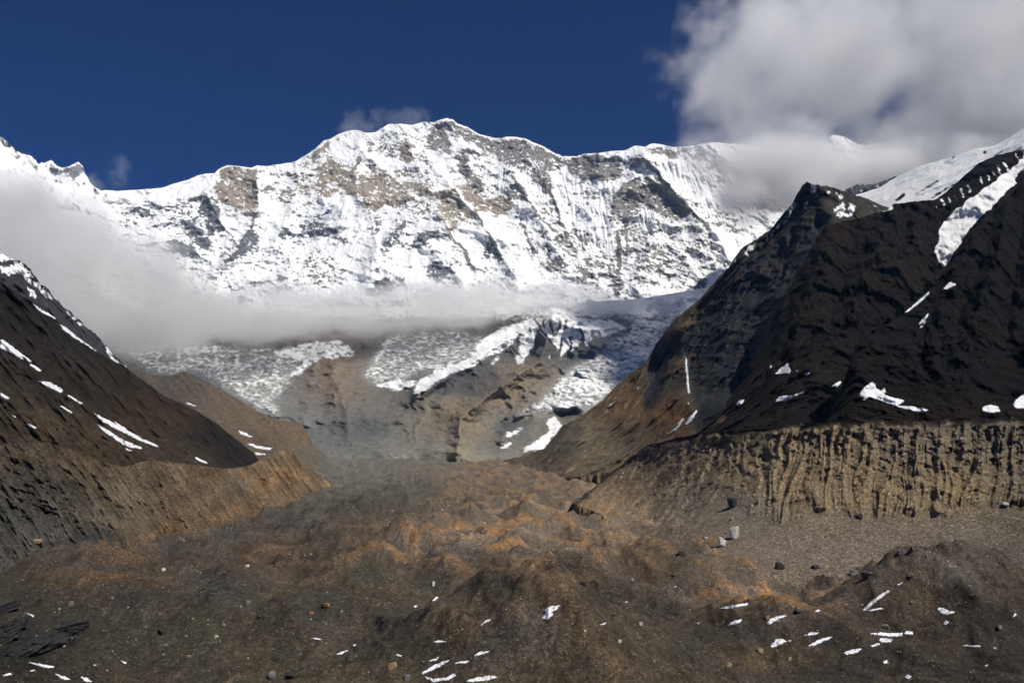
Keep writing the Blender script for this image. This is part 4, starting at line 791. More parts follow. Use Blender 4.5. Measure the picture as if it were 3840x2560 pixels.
def ground_z(X, Y, fine=True):
    z = np.interp(Y, gy, gz)
    f = 150 + 0.0 * Y
    k = sstep(200, 330, Y) * (1 - 0.35 * sstep(1500, 3500, Y))
    a = ridged(X / 210 + 2.2, Y / 260, 0 * X + .3, 5, 0.5)
    b = fbm(X / 95, Y / 110, 0 * X + 4.1, 5, 0.55)
    z = z + k * (21 * (a - .42) + 8.5 * b)
    c = ridged(X / 62 + b * .5, Y / 74, 0 * X + 7.7, 5, 0.55)
    z = z + k * (5.5 + 5.0 * sstep(700, 1000, Y)) * (c - .4)
    e_ = ridged(X / 190 + 0.6 * b, Y / 66 + 0.002 * X, 0 * X + 15.7, 4, 0.5)
    z = z + k * 13.0 * (e_ - .38) * sstep(560, 850, Y) * (1 - .3 * sstep(2200, 3600, Y))
    for mx, my, h, sx, sy, ro in mounds:
        dx = X - mx; dy = Y - my
        cx = (dx * math.cos(ro) + dy * math.sin(ro)) / sx; cy_ = (-dx * math.sin(ro) + dy * math.cos(ro)) / sy
        q = np.sqrt(cx * cx + cy_ * cy_ + 0.02)
        z = z + h * np.where(q < 2.2, np.clip(1 - q / 2.2, 0, 1) ** 1.15 * 1.15, 0) * (1 + .35 * c)
    if fine:
        z = z + k * (1.3 * fbm(X / 15, Y / 15, 0 * X + 1.7, 5, 0.6))
    return z
uu = np.concatenate([np.linspace(-1800, -60, 70)[:-1], np.linspace(-60, 3900, 780), np.linspace(3900, 5800, 70)[1:]])
sv = np.concatenate([np.linspace(-60, 330, 26)[:-1], 1 / np.linspace(1 / 430., 1 / 2700., 385) - 100, np.linspace(2600, 7000, 40)[1:]])
GY = np.repeat(sv[:, None], len(uu), 1)
GX = (uu[None] - 1920) / FPX * (np.maximum(GY, 0) + 120)
GZ = ground_z(GX, GY)
GP = np.stack([GX, GY, GZ], -1)
su, svv = proj(np.stack([GX, np.maximum(GY, 60), np.where(GY > 60, GZ, -40)], -1))
wob_u = su + 40 * fbm(GX / 60, GY / 60, 0 * GX + 3, 4); wob_v = svv + 14 * fbm(GX / 60, GY / 60, 0 * GX + 9, 4)
gctrl = [(c[0] / .6125, c[1] / .6125, c[2]) for c in [
 (1400,1180,(150,118,82)), (1420,1230,(140,112,82)), (1350,1120,(140,108,74)), (1120,1230,(158,114,66)), (1050,1225,(160,116,68)), (930,1230,(146,106,64)), (1180,1180,(152,110,66)), (1290,1200,(152,112,68)), (1200,1150,(136,102,66)), (1350,1240,(140,104,66)), (1400,1265,(130,98,66)), (1080,1165,(132,100,66)), (1250,1240,(152,110,66)),
 (1740,1340,(150,106,60)), (1820,1360,(140,98,56)), (1640,1310,(140,102,60)), (1900,1370,(120,88,56)), (1700,1300,(132,98,62)), (1960,1340,(120,94,66)),
 (1090,1100,(132,96,64)), (1250,1090,(128,96,66)), (1150,1130,(126,94,62)), (1020,1080,(112,96,76)), (1300,1130,(126,98,70)),
 (800,1110,(102,94,82)), (880,1080,(108,100,88)), (700,1140,(88,82,72)), (780,1060,(114,106,94)), (950,1130,(88,82,72)), (1000,1050,(112,104,90)), (900,1160,(84,76,64)), (820,1160,(74,66,56)),
 (640,1200,(84,77,67)), (700,1200,(80,74,66)), (520,1220,(84,78,70)), (400,1250,(76,70,62)), (500,1180,(122,92,58)), (400,1200,(120,90,58)), (300,1235,(108,82,54)), (750,1240,(86,72,56)),
 (250,1310,(104,76,48)), (340,1310,(100,74,48)), (120,1300,(90,72,48)), (60,1340,(72,62,48)), (620,1265,(110,80,54)), (560,1260,(84,66,48)), (700,1270,(100,74,50)), (800,1260,(108,82,56)),
 (880,1270,(128,94,56)), (1000,1275,(122,90,56)), (1120,1290,(94,72,50)), (1300,1290,(84,68,50)), (1450,1280,(104,80,56)), (1550,1300,(96,74,52)),
 (1000,1330,(72,68,58)), (850,1310,(72,70,60)), (1150,1340,(74,68,56)), (500,1350,(68,66,58)), (300,1370,(66,62,54)), (150,1420,(62,58,48)), (50,1480,(50,48,40)), (300,1450,(72,64,50)), (450,1450,(76,68,52)), (600,1420,(76,66,52)), (650,1500,(80,70,52)), (750,1380,(72,66,54)),
 (900,1420,(72,64,52)), (850,1530,(78,68,52)), (1000,1500,(74,64,50)), (1250,1470,(108,82,52)), (1180,1450,(102,78,50)), (1350,1500,(106,82,54)), (1300,1540,(98,76,50)), (1450,1460,(84,70,54)), (1500,1400,(72,64,54)), (1400,1370,(72,64,54)), (1700,1440,(66,58,48)),
 (1600,1480,(70,62,50)), (1750,1520,(90,72,50)), (1900,1450,(62,55,47)), (2000,1400,(66,56,46)), (2200,1360,(60,52,44)), (2300,1420,(58,52,46)), (2100,1480,(70,58,45)), (2250,1520,(66,56,46)), (1950,1540,(70,60,48)), (2330,1340,(84,68,52)), (2080,1350,(98,76,50)), (1850,1310,(84,78,70)), (2000,1325,(90,82,72)), (2200,1315,(104,92,80))]]
near = svv < 2900
gc = colmix(wob_u, np.minimum(wob_v, 2800), gctrl, 3.0)
nzg = fbm(GX / 30, GY / 42, 0 * GX + 2, 5, 0.6); nzf = fbm(GX / 7, GY / 9, 0 * GX + 6, 4, 0.65)
hum = ridged(GX / 62 + fbm(GX / 95, GY / 110, 0 * GX + 4.1, 5, 0.55) * .5, GY / 74, 0 * GX + 7.7, 5, 0.55)
oc = np.clip((gc[..., 0] / (gc[..., 2] + 1e-4) - 2.0) * .8, 0, 1) * sstep(0.62, 0.30, hum + 0.25 * fbm(GX / 25, GY / 25, 0 * GX + 15, 4, .6))
dull = gc.mean(-1, keepdims=True) * np.array([1.0, .95, .84]) * .72
gc = gc * (1 - .6 * oc[..., None]) + dull * .6 * oc[..., None]
ochre = np.clip((gc[..., 0] / (gc[..., 2] + 1e-4) - 2.1) * 1.2, 0, 1)[..., None]
gc = gc * (1 + 0.22 * ochre) * (1 + 0.15 * sstep(1100, 2400, GY))[..., None]  # ochre lifted; far floor lightened, distance haze put into its colour
gc = gc * (1 + 0.42 * nzg + 0.34 * nzf)[..., None]
gsat = 0.15 * (1 - 0.8 * ochre)
gc = gc * (1 - gsat) + gc.mean(-1, keepdims=True) * np.array([1.03, 1.0, .93]) * gsat
gc = gc * np.array([1.30, 1.33, 1.32])
grey = np.clip(fbm(GX / 80 + 5, GY / 60, 0 * GX + 12, 4, 0.6) * 1.2, 0, .55)[..., None]
gc = gc * (1 - grey) + gc.mean(-1, keepdims=True) * np.array([1.04, .96, .87]) * grey * 0.92
ground_mat = terrain_mat('glacier_debris', 4.0, 1.2, var=0.42, bump=1.0, bdist=1.3, grit=0.65)
link('valley_floor', mesh_np('valley_floor', GP.reshape(-1, 3), grid_faces(*GP.shape[:2]), {'Col': ('c', np.clip(gc, .004, 1).reshape(-1, 3)), 'snow': ('f', np.full(GX.size, -0.3))}),
     'hummocky brown and ochre debris covering the glacier on the valley floor', 'ground', kind='structure', mat=ground_mat)

# ================================================================== SNOW PATCHES AND BOULDERS
def ground_interp(X, Y):
    r = np.interp(Y, sv, np.arange(len(sv)))
    c = np.interp(X / (np.maximum(Y, 0) + 120) * FPX + 1920, uu, np.arange(len(uu)))
    return bil(GZ, c, r)
ray_Y = np.exp(np.linspace(math.log(300), math.log(4500), 1500))
def ground_depth(u, v):
    u = np.atleast_1d(np.asarray(u, float)); v = np.atleast_1d(np.asarray(v, float))
    out = np.full(u.shape, 1e9)
    for i in range(0, len(u), 2000):
        P_ = px(u[i:i + 2000, None], v[i:i + 2000, None], ray_Y[None])
        h = P_[..., 2] - ground_interp(P_[..., 0], P_[..., 1])
        below = h < 0
        k = below.argmax(1)
        ok = below.any(1) & (k > 0)
        k = np.clip(k, 1, None); ar = np.arange(len(k))
        h0, h1 = h[ar, k - 1], h[ar, k]
        y = ray_Y[k - 1] + (ray_Y[k] - ray_Y[k - 1]) * h0 / (h0 - h1 + 1e-9)
        out[i:i + 2000] = np.where(ok, y, 1e9)
    return out
near_sheets = [SL, SW, SA, SCs, SD, SLb, SLa, SLc, SE]
def depth_at(u, v):
    u = np.atleast_1d(np.asarray(u, float)); v = np.atleast_1d(np.asarray(v, float))
    y = ground_depth(u, v)
    for S in near_sheets:
        t = np.interp(u, S.u, S.top); b = np.interp(u, S.u, S.bot)
        ok = (v >= t - 1) & (v <= b) & (u >= S.u[0]) & (u <= S.u[-1])
        y = np.minimum(y, np.where(ok, S.depth(u, v), 1e9))
    return y
snow_mat = bpy.data.materials.new('old_snow'); snow_mat.use_nodes = True
_nt = snow_mat.node_tree; _b = _nt.nodes['Principled BSDF']
_n = nd(_nt, 'ShaderNodeTexNoise'); _n.inputs['Scale'].default_value = 0.6; _n.inputs['Detail'].default_value = 6
_tc = nd(_nt, 'ShaderNodeTexCoord'); _nt.links.new(_tc.outputs['Object'], _n.inputs['Vector'])
_cr = nd(_nt, 'ShaderNodeValToRGB'); _nt.links.new(_n.outputs['Fac'], _cr.inputs[0])
_cr.color_ramp.elements[0].position = 0.3; _cr.color_ramp.elements[0].color = (0.34, 0.33, 0.31, 1); _cr.color_ramp.elements[1].position = 0.52; _cr.color_ramp.elements[1].color = (0.84, 0.85, 0.87, 1)
_ea = nd(_nt, 'ShaderNodeAttribute', attribute_name='rim')
_n2 = nd(_nt, 'ShaderNodeTexNoise'); _n2.inputs['Scale'].default_value = 1.1; _n2.inputs['Detail'].default_value = 4
_nt.links.new(_tc.outputs['Object'], _n2.inputs['Vector'])
_ad = nd(_nt, 'ShaderNodeMath', operation='MULTIPLY_ADD'); _nt.links.new(_n2.outputs['Fac'], _ad.inputs[0]); _ad.inputs[1].default_value = 0.9; _nt.links.new(_ea.outputs['Fac'], _ad.inputs[2])
_mr = nd(_nt, 'ShaderNodeMapRange', interpolation_type='SMOOTHSTEP'); _nt.links.new(_ad.outputs[0], _mr.inputs['Value'])
_mr.inputs['From Min'].default_value = 0.8; _mr.inputs['From Max'].default_value = 1.32
_mm = nd(_nt, 'ShaderNodeMix', data_type='RGBA'); _nt.links.new(_mr.outputs[0], _mm.inputs[0]); _mm.inputs[6].default_value = (0.085, 0.07, 0.055, 1); _nt.links.new(_cr.outputs[0], _mm.inputs[7])
_nt.links.new(_mm.outputs[2], _b.inputs['Base Color']); _b.inputs['Roughness'].default_value = 0.7
_bp = nd(_nt, 'ShaderNodeBump'); _bp.inputs['Strength'].default_value = 0.4; _bp.inputs['Distance'].default_value = 0.6
_nt.links.new(_n.outputs['Fac'], _bp.inputs['Height']); _nt.links.new(_bp.outputs[0], _b.inputs['Normal'])

def snow_patch(poly, label, group, warp=3.4, thick=0.0010, seed=0):
    q = np.array(poly)
    x0, x1 = q[:, 0].min() - 4, q[:, 0].max() + 4; y0, y1 = q[:, 1].min() - 4, q[:, 1].max() + 4
    st = 1.6 if max(x1 - x0, y1 - y0) < 200 else 2.4
    nx, ny = int((x1 - x0) / st) + 2, int((y1 - y0) / (st * .7)) + 2
    gu, gv = np.meshgrid(np.linspace(x0, x1, nx), np.linspace(y0, y1, ny))
    k = min(warp, 0.25 * min(x1 - x0 - 8, y1 - y0 - 8) + 0.8)
    wu_ = gu + k * 1.5 * fbm(gu / 8, gv / 5, seed + 0 * gu, 4, .65); wv_ = gv + k * fbm(gu / 9, gv / 7, seed + 4 + 0 * gu, 4, .6)
    ins = inside(q, wu_, wv_)
    if ins.sum() < 4: ins = inside(q, gu, gv)
    # stray holes
    edge_ = sum(np.roll(np.roll(ins, a, 0), b, 1) for a in (-2, 0, 2) for b in (-2, 0, 2)) / 9.0
    ins &= fbm(gu / 6, gv / 3.5, seed + 8 + 0 * gu, 4, .65) > -0.48 + 0.62 * (1 - edge_)
    Yd = np.full(gu.shape, 1e9)
    need = ins | np.roll(ins, 1, 0) | np.roll(ins, -1, 0) | np.roll(ins, 1, 1) | np.roll(ins, -1, 1)
    Yd[need] = depth_at(gu[need], gv[need])
    cnt = sum(np.roll(np.roll(ins, a, 0), b, 1) for a in (-1, 0, 1) for b in (-1, 0, 1)) / 9.0
    rim_ = sum(np.roll(np.roll(ins, a, 0), b, 1) for a in (-2, -1, 0, 1, 2) for b in (-2, -1, 0, 1, 2)) / 25.0
    P_ = px(gu, gv, np.where(Yd < 1e8, Yd * (1 - 0.0008), 1))
    P_[..., 2] += Yd.clip(0, 5000) * (thick * (cnt - 0.35))
    F_ = grid_faces(ny, nx)
    ok = need.ravel()[F_].all(1) & (ins.ravel()[F_].sum(1) >= 3)
    yy = Yd.ravel()[F_]
    ok &= (yy.max(1) - yy.min(1)) < 0.08 * yy.min(1)
    if ok.sum() < 2: return None
    # one connected piece
    lab_ = np.arange(nx * ny); Fo = F_[ok]
    for _ in range(400):
        mn = lab_[Fo].min(1); old = lab_.copy()
        for j in range(4): np.minimum.at(lab_, Fo[:, j], mn)
        if (old == lab_).all(): break
    fl_ = lab_[Fo[:, 0]]; vals, cn = np.unique(fl_, return_counts=True)
    kk = np.where(ok)[0]; ok[:] = False; ok[kk[fl_ == vals[cn.argmax()]]] = True
    idx = np.unique(F_[ok]); m = np.full(nx * ny, -1); m[idx] = np.arange(len(idx))
    V_ = P_.reshape(-1, 3)[idx]
    base = V_.mean(0)
    o = link('snow_patch', mesh_np('snow_patch', V_ - base, m[F_[ok]], {'rim': ('f', rim_.ravel()[idx])}), label, 'snow patch', group, mat=snow_mat)
    o.location = base
    return o
GL, GR, GF = 'snow streaks on the left mountainside', 'snow patches on the right mountainside', 'snow patches on the foreground debris'
patches = [
 ('D', GL, 'wide ragged snow streak at the left edge of the dark slope', [(0,480),(60,520),(110,560),(155,590),(162,606),(100,580),(40,548),(0,532)]),
 ('D', GL, 'broken flecks of snow below the ragged streak at the left edge', [(120,600),(170,612),(205,638),(200,650),(160,625)]),
 ('D', GL, 'upper thin snow line along the dark slope crest below the rock ridge', [(130,285),(200,338),(282,384),(272,391),(190,348)]),
 ('D', GL, 'long thin snow line along the middle of the dark slope crest', [(285,405),(340,438),(400,488),(482,540),(470,547),(390,498),(310,443)]),
 ('D', GL, 'thin snow line low on the dark slope crest', [(500,553),(560,588),(645,634),(640,640),(560,596)]),
 ('D', GL, 'short snow dash in the middle of the dark slope', [(330,752),(412,804),(402,810),(330,766)]),
 ('D', GL, 'longest snow streak running down the lower dark slope', [(420,822),(520,876),(600,917),(700,972),(784,1008),(772,1017),(690,988),(580,934),(500,889)]),
 ('D', GL, 'second long snow streak just below the longest one', [(460,892),(520,926),(610,981),(690,1012),(702,1027),(640,1018),(600,1001),(520,949)]),
 ('D', GL, 'short snow streak just above the longest one', [(545,872),(622,927),(634,947),(580,914)]),
 ('D', GL, 'small snow dash below the two long streaks', [(598,1012),(654,1033),(640,1041)]),
 ('D', GL, 'slim snow dash left of the longest streak', [(283,797),(357,844),(350,854),(288,812)]),
 ('D', GL, 'short snow dash on the brown shoulder near the left edge', [(33,842),(92,873),(86,880)]),
 ('D', GL, 'snow dash lower on the brown shoulder at the left', [(118,890),(184,919),(176,927),(123,907)]),
 ('D', GL, 'snow sliver cut off by the left edge of the picture', [(0,743),(48,774),(42,784),(0,763)]),
 ('D', GL, 'pale snow lens on the brown spur behind the dark slope', [(1160,928),(1200,942),(1244,965),(1225,970),(1180,952)]),
 ('D', GL, 'curved snow strip in the hollow behind the ochre moraine tip', [(1203,988),(1260,1007),(1338,1019),(1320,1032),(1260,1023),(1218,1007)]),
 ('D', GL, 'small hooked snow remnant beside the ochre moraine tip', [(1243,1028),(1260,1042),(1307,1046),(1302,1055),(1253,1054)]),
 ('D', GL, 'snow streak at the toe of the dark slope', [(933,1038),(960,1062),(1016,1087),(1022,1102),(968,1082)]),
 ('D', GL, 'tiny snow line high on the brown spur', [(903,788),(960,812),(968,821),(920,808)]),
 ('D', GL, 'speckled snow remnant in the middle of the left slope', [(180,688),(250,698),(312,733),(302,752),(240,724)]),
 ('F', GR, 'jagged white snow patch highest above the moraine cliff crest', [(1010,290),(1040,260),(1085,228),(1090,260),(1105,268),(1085,300),(1075,285),(1040,293)]),
 ('F', GR, 'slanting snow patch with a long right tail above the moraine cliff', [(1005,440),(1030,415),(1060,405),(1100,408),(1190,370),(1185,382),(1110,420),(1060,438)]),
 ('F', GR, 'small wedge of snow between two larger patches on the dark mountainside', [(1290,375),(1330,345),(1375,318),(1365,345),(1340,370),(1320,360)]),
 ('F', GR, 'biggest snow patch, with a long tail, at the foot of the dark mountainside', [(1465,400),(1490,360),(1535,332),(1555,340),(1560,365),(1580,378),(1600,362),(1612,385),(1600,400),(1650,415),(1720,430),(1700,445),(1680,460),(1750,462),(1850,482),(1810,500),(1740,485),(1660,465),(1570,430),(1520,415),(1490,435)]),
 ('F', GR, 'round snow patch right of the biggest one', [(2125,490),(2130,465),(2170,453),(2215,465),(2225,495),(2170,499)]),
 ('F', GR, 'snow patch cut by the right edge above the cliff crest', [(2290,450),(2310,425),(2352,395),(2430,375),(2430,482),(2300,475)]),
 ('F', GR, 'tiny snow wedge at the cliff foot left of the slanting patch', [(798,457),(820,428),(852,428),(832,457)]),
 ('F', GR, 'icy white streak hanging down the dark cliff like a waterfall', [(526,196),(540,203),(549,300),(557,392),(544,402),(534,330),(529,260)]),
 ('F', GR, 'short snow piece at the bottom of the icy cliff streak', [(538,457),(548,425),(558,425),(549,457)]),
 ('F', GR, 'curved snow ribbon on the grass below the icy cliff streak', [(422,622),(478,573),(517,520),(528,480),(538,488),(528,530),(492,582),(442,618)]),
 ('F', GR, 'straight snow ribbon right of the curved one', [(518,577),(548,525),(597,476),(593,500),(562,547)]),
 ('F', GR, 'snow dash on the ochre slope beside the icefall', [(83,487),(118,453),(160,435),(152,452),(110,480)]),
 ('F', GR, 'tiny crescent of snow on the ochre slope below the dark cliff', [(263,372),(277,353),(283,366),(272,379)]),
 ('F', GR, 'pair of snow specks right of the jagged patch', [(1158,292),(1175,283),(1208,280),(1190,300)]),
 ('F', GR, 'snow fleck right beside the jagged patch', [(1112,277),(1142,266),(1136,278)]),
 ('F', GR, 'upright snow speck left of the jagged patch', [(983,245),(996,241),(997,261),(985,260)]),
 ('C', GR, 'long thin snow strip high on the dark mountainside below the gully', [(1688,1252),(1758,1190),(1830,1128),(1838,1140),(1772,1202),(1705,1248)]),
 ('C', GR, 'forked snow patch just below the gully tip', [(1888,1132),(1930,1088),(1952,1072),(1955,1085),(1976,1088),(1974,1098),(1920,1123)]),
 ('C', GR, 'short snow strip left of the forked patch', [(1766,1312),(1800,1268),(1838,1238),(1832,1257),(1800,1302)]),
 ('C', GR, 'small snow flake under the short strip', [(1778,1328),(1808,1290),(1820,1292),(1800,1318)]),
 ('H', GF, 'zigzag snow patch behind the brown foreground mound', [(165,467),(200,450),(248,445),(235,464),(205,477),(215,492),(185,514),(155,510),(180,485)]),
 ('H', GF, 'flat snow strip at the foot of the ochre ridge', [(958,462),(1030,445),(1102,436),(1097,449),(1040,457),(1020,467)]),
 ('H', GF, 'small arrow shaped snow patch below the flat strip', [(998,540),(1030,516),(1072,510),(1060,527),(1030,538)]),
 ('H', GF, 'snow patch with a thin right arm beside an orange boulder', [(1183,533),(1193,510),(1220,498),(1288,490),(1250,507),(1215,523),(1200,534)]),
 ('H', GF, 'small snow sliver in front of the dark right hand mound', [(1388,480),(1410,466),(1442,464),(1420,478)]),
 ('H', GF, 'narrow snow ribbon climbing the left flank of the dark mound', [(1612,473),(1658,428),(1698,398),(1747,373),(1742,387),(1702,414),(1667,442),(1640,471)]),
 ('H', GF, 'domed snow patch in the middle of the dark debris', [(1193,638),(1225,600),(1255,598),(1278,612),(1240,628),(1210,640)]),
 ('H', GF, 'thin snow tail right of the domed patch', [(1268,613),(1312,596),(1292,611)]),
 ('H', GF, 'slanting snow streak right of the domed patch', [(1363,634),(1420,600),(1492,584),(1472,600),(1400,631)]),
 ('H', GF, 'thin snow dash above the slanting streak', [(1343,588),(1380,570),(1432,568),(1410,581)]),
 ('H', GF, 'long low double snow strip on the right debris', [(1618,578),(1700,570),(1740,573),(1802,571),(1802,588),(1740,591),(1690,583)]),
 ('H', GF, 'small snow block at the right end of the double strip', [(1803,580),(1815,563),(1848,565),(1848,582)]),
 ('H', GF, 'square snow patch under the double strip', [(1688,600),(1710,596),(1757,601),(1752,617),(1700,617)]),
 ('H', GF, 'thin snow smear left of the square patch', [(1647,632),(1690,616),(1702,625),(1665,638)]),
 ('H', GF, 'lens shaped snow patch lowest in the right foreground', [(1528,667),(1560,648),(1623,641),(1592,665),(1550,673)]),
 ('H', GF, 'speckled snow patch on the face of the dark mound', [(1957,460),(1985,458),(2010,472),(2052,476),(2002,491),(1970,482)]),
 ('H', GF, 'little snow hook under the speckled patch', [(1982,532),(1995,512),(2012,524),(1997,541)]),
 ('H', GF, 'tiny snow dash right of the zigzag patch', [(408,537),(458,522),(442,538)]),
 ('H', GF, 'small snow dash up the slope from the zigzag patch', [(523,437),(562,420),(552,435)]),
 ('H', GF, 'tiny snow mark under the ochre ridge crest', [(748,373),(782,348),(772,367)]),
 ('H', GF, 'snow speck below the double strip near the bottom', [(1708,703),(1730,692),(1738,708),(1715,715)]),
 ('H', GF, 'snow speck at the very bottom right of centre', [(1806,778),(1825,757),(1844,770),(1830,785)]),
 ('H', GF, 'hair thin snow line far right on the debris', [(2018,629),(2100,628),(2232,632),(2150,639)]),
 ('H', GF, 'small snow splinter near the lower right corner', [(2166,722),(2204,709),(2182,728)]),
 ('H', GF, 'tiny white snow dot on the edge of the brown mound', [(343,567),(358,555),(371,568)]),
 ('H', GF, 'snow fleck at the right edge on the dark mound', [(2298,503),(2309,482),(2323,486),(2310,508)]),
 ('H', GF, 'thin snow line at the foot of the climbing ribbon', [(1628,470),(1700,458),(1722,461),(1660,475)]),
 ('H', GF, 'thin snow tip at the top of the climbing ribbon', [(1756,358),(1818,336),(1784,358)]),
 ('G', GF, 'small slanted snow streak left of the zigzag patch', [(1978,433),(2018,400),(2037,398),(2003,433)]),
 ('G', GF, 'curved snow sliver on the crest of the brown mound', [(2198,551),(2235,518),(2272,508),(2242,528)]),
 ('G', GF, 'flat snow dash left of the brown mound', [(1983,617),(2020,611),(2062,619),(2010,626)]),
 ('G', GF, 'small snow blade left of the long sweeping streak', [(1948,713),(1990,698),(2023,683),(2003,708)]),
 ('G', GF, 'long sweeping snow streak at the bottom centre', [(1922,768),(1980,732),(2020,713),(2068,700),(2053,717),(2003,743),(1950,768)]),
 ('G', GF, 'snow blade right of the sweeping streak', [(2063,722),(2110,710),(2168,701),(2143,719)]),
 ('G', GF, 'upper snow blade at the bottom centre', [(2168,687),(2200,666),(2263,658),(2243,670),(2200,683)]),
 ('G', GF, 'lumpy snow patch touching the bottom edge', [(1923,770),(1990,788),(2050,783),(2080,763),(2098,775),(2063,797),(1990,806)]),
 ('G', GF, 'flat snow patch at the bottom edge right of the lumpy one', [(2128,797),(2190,783),(2250,773),(2293,781),(2243,798),(2160,805)]),
 ('G', GF, 'jagged snow streak in the lower middle', [(1528,683),(1570,663),(1613,653),(1573,678)]),
 ('G', GF, 'tiny snow dash above the jagged streak', [(1608,634),(1642,628),(1632,641)]),
 ('G', GF, 'thin curved snow thread in the lower middle', [(1798,668),(1848,681),(1842,692)]),
 ('G', GF, 'long curved snow thread at the lower left', [(108,710),(180,718),(240,730),(268,737),(220,742),(180,731)]),
 ('G', GF, 'short snow dash under the long thread at the lower left', [(128,752),(172,743),(152,758)]),
 ('G', GF, 'snow sliver in the lower left corner pointing right', [(243,763),(290,773),(333,795),(290,795)]),
 ('G', GF, 'snow smear in the bottom left corner', [(5,772),(40,763),(63,769),(20,781)]),
 ('G', GF, 'snow sliver touching the bottom edge at the left', [(368,778),(400,783),(428,806),(390,803)]),
 ('G', GF, 'hair thin snow line left of centre', [(1423,601),(1460,601),(1488,611),(1450,611)]),
 ('G', GF, 'tiny snow fleck in the left foreground', [(548,703),(588,713),(577,723)]),
 ('G', GF, 'tiny snow tick in the left foreground near a gully', [(418,727),(453,718),(442,730)]),
 ('G', GF, 'small snow tick above the flat dash', [(1892,459),(1916,450),(1912,466)]),
 ('G', GF, 'snow dash beside the dark outcrop at the left edge', [(98,478),(162,498),(157,509)]),
]
for i, (f, g_, lab, pts) in enumerate(patches):
    if snow_patch(tr(f, pts), lab, g_, seed=i * 3.7) is None: print('patch missing:', lab)

# ---- boulders
def stone_mat(name, c, var=0.3, sc=0.6):
    m = bpy.data.materials.new(name); m.use_nodes = True
    nt = m.node_tree; b = nt.nodes['Principled BSDF']
    n = nd(nt, 'ShaderNodeTexNoise'); n.inputs['Scale'].default_value = sc; n.inputs['Detail'].default_value = 7; n.inputs['Roughness'].default_value = .65
    tc = nd(nt, 'ShaderNodeTexCoord'); nt.links.new(tc.outputs['Object'], n.inputs['Vector'])
    r = nd(nt, 'ShaderNodeValToRGB'); nt.links.new(n.outputs['Fac'], r.inputs[0])
    c = np.array(alb(c)) * 1.15
    r.color_ramp.elements[0].position = .32; r.color_ramp.elements[0].color = (*(c * (1 - var)), 1)
    r.color_ramp.elements[1].position = .68; r.color_ramp.elements[1].color = (*(c * (1 + var)), 1)
    nt.links.new(r.outputs[0], b.inputs['Base Color']); b.inputs['Roughness'].default_value = .9; b.inputs['Specular IOR Level'].default_value = 0.2
    bp = nd(nt, 'ShaderNodeBump'); bp.inputs['Strength'].default_value = .6; bp.inputs['Distance'].default_value = .4
    nt.links.new(n.outputs['Fac'], bp.inputs['Height']); nt.links.new(bp.outputs[0], b.inputs['Normal'])
    return m
SM = {'pale': stone_mat('pale_granite', (196, 188, 172)), 'grey': stone_mat('grey_rock', (120, 118, 112)), 'dark': stone_mat('dark_rock', (62, 60, 60)), 'tan': stone_mat('tan_rock', (172, 142, 104)), 'orange': stone_mat('rusty_rock', (176, 126, 76)), 'white': stone_mat('white_rock', (222, 216, 204))}
import bmesh
def boulder_mesh(seed, sub=3, planes=11):
    r_ = np.random.default_rng(seed)
    bm = bmesh.new(); bmesh.ops.create_icosphere(bm, subdivisions=sub, radius=1.0)
    n = r_.normal(size=(planes, 3)); n /= np.linalg.norm(n, axis=1)[:, None]
    d = r_.uniform(0.62, 0.95, planes)
    ax_ = np.array([(1, 0, 0), (-1, 0, 0), (0, 1, 0), (0, -1, 0), (0, 0, 1), (0, 0, -1)], float) + r_.normal(size=(6, 3)) * .22
    n[:6] = ax_ / np.linalg.norm(ax_, axis=1)[:, None]; d[:6] = r_.uniform(.5, .72, 6)
    co = np.array([v.co[:] for v in bm.verts])
    dots = co @ n.T
    rad = np.min(np.where(dots > 0.05, d[None] / np.maximum(dots, .05), 9), 1)
    rad = np.minimum(rad, 1.15) * (1 + 0.03 * fbm(co[:, 0] * 2 + seed, co[:, 1] * 2, co[:, 2] * 2, 3))
    for v, k in zip(bm.verts, rad): v.co *= k
    me = bpy.data.meshes.new('boulder'); bm.to_mesh(me); bm.free()
    return me
def place(name, me, u, v, w, h, mat, label, cat, group, rot=(0, 0, 0), dep=0.8):
    """w, h: apparent size in photo px; the thing sits on the slope seen at u, v (its centre)"""
    Y = float(depth_at([u], [v + h * 0.35])[0])
    if Y > 1e8: print('no ground:', label); return None
    c = px(u, v, Y)
    k = Y / FPX
    if not me.users or not me.materials: me.materials.append(SM[mat])
    o = link(name, me, label, cat, group)
    o.location = c; o.scale = (w * k * .6, max(w, h) * k * .6 * dep, h * k * .64); o.rotation_euler = rot
    return o
GB = 'boulders on the moraine'
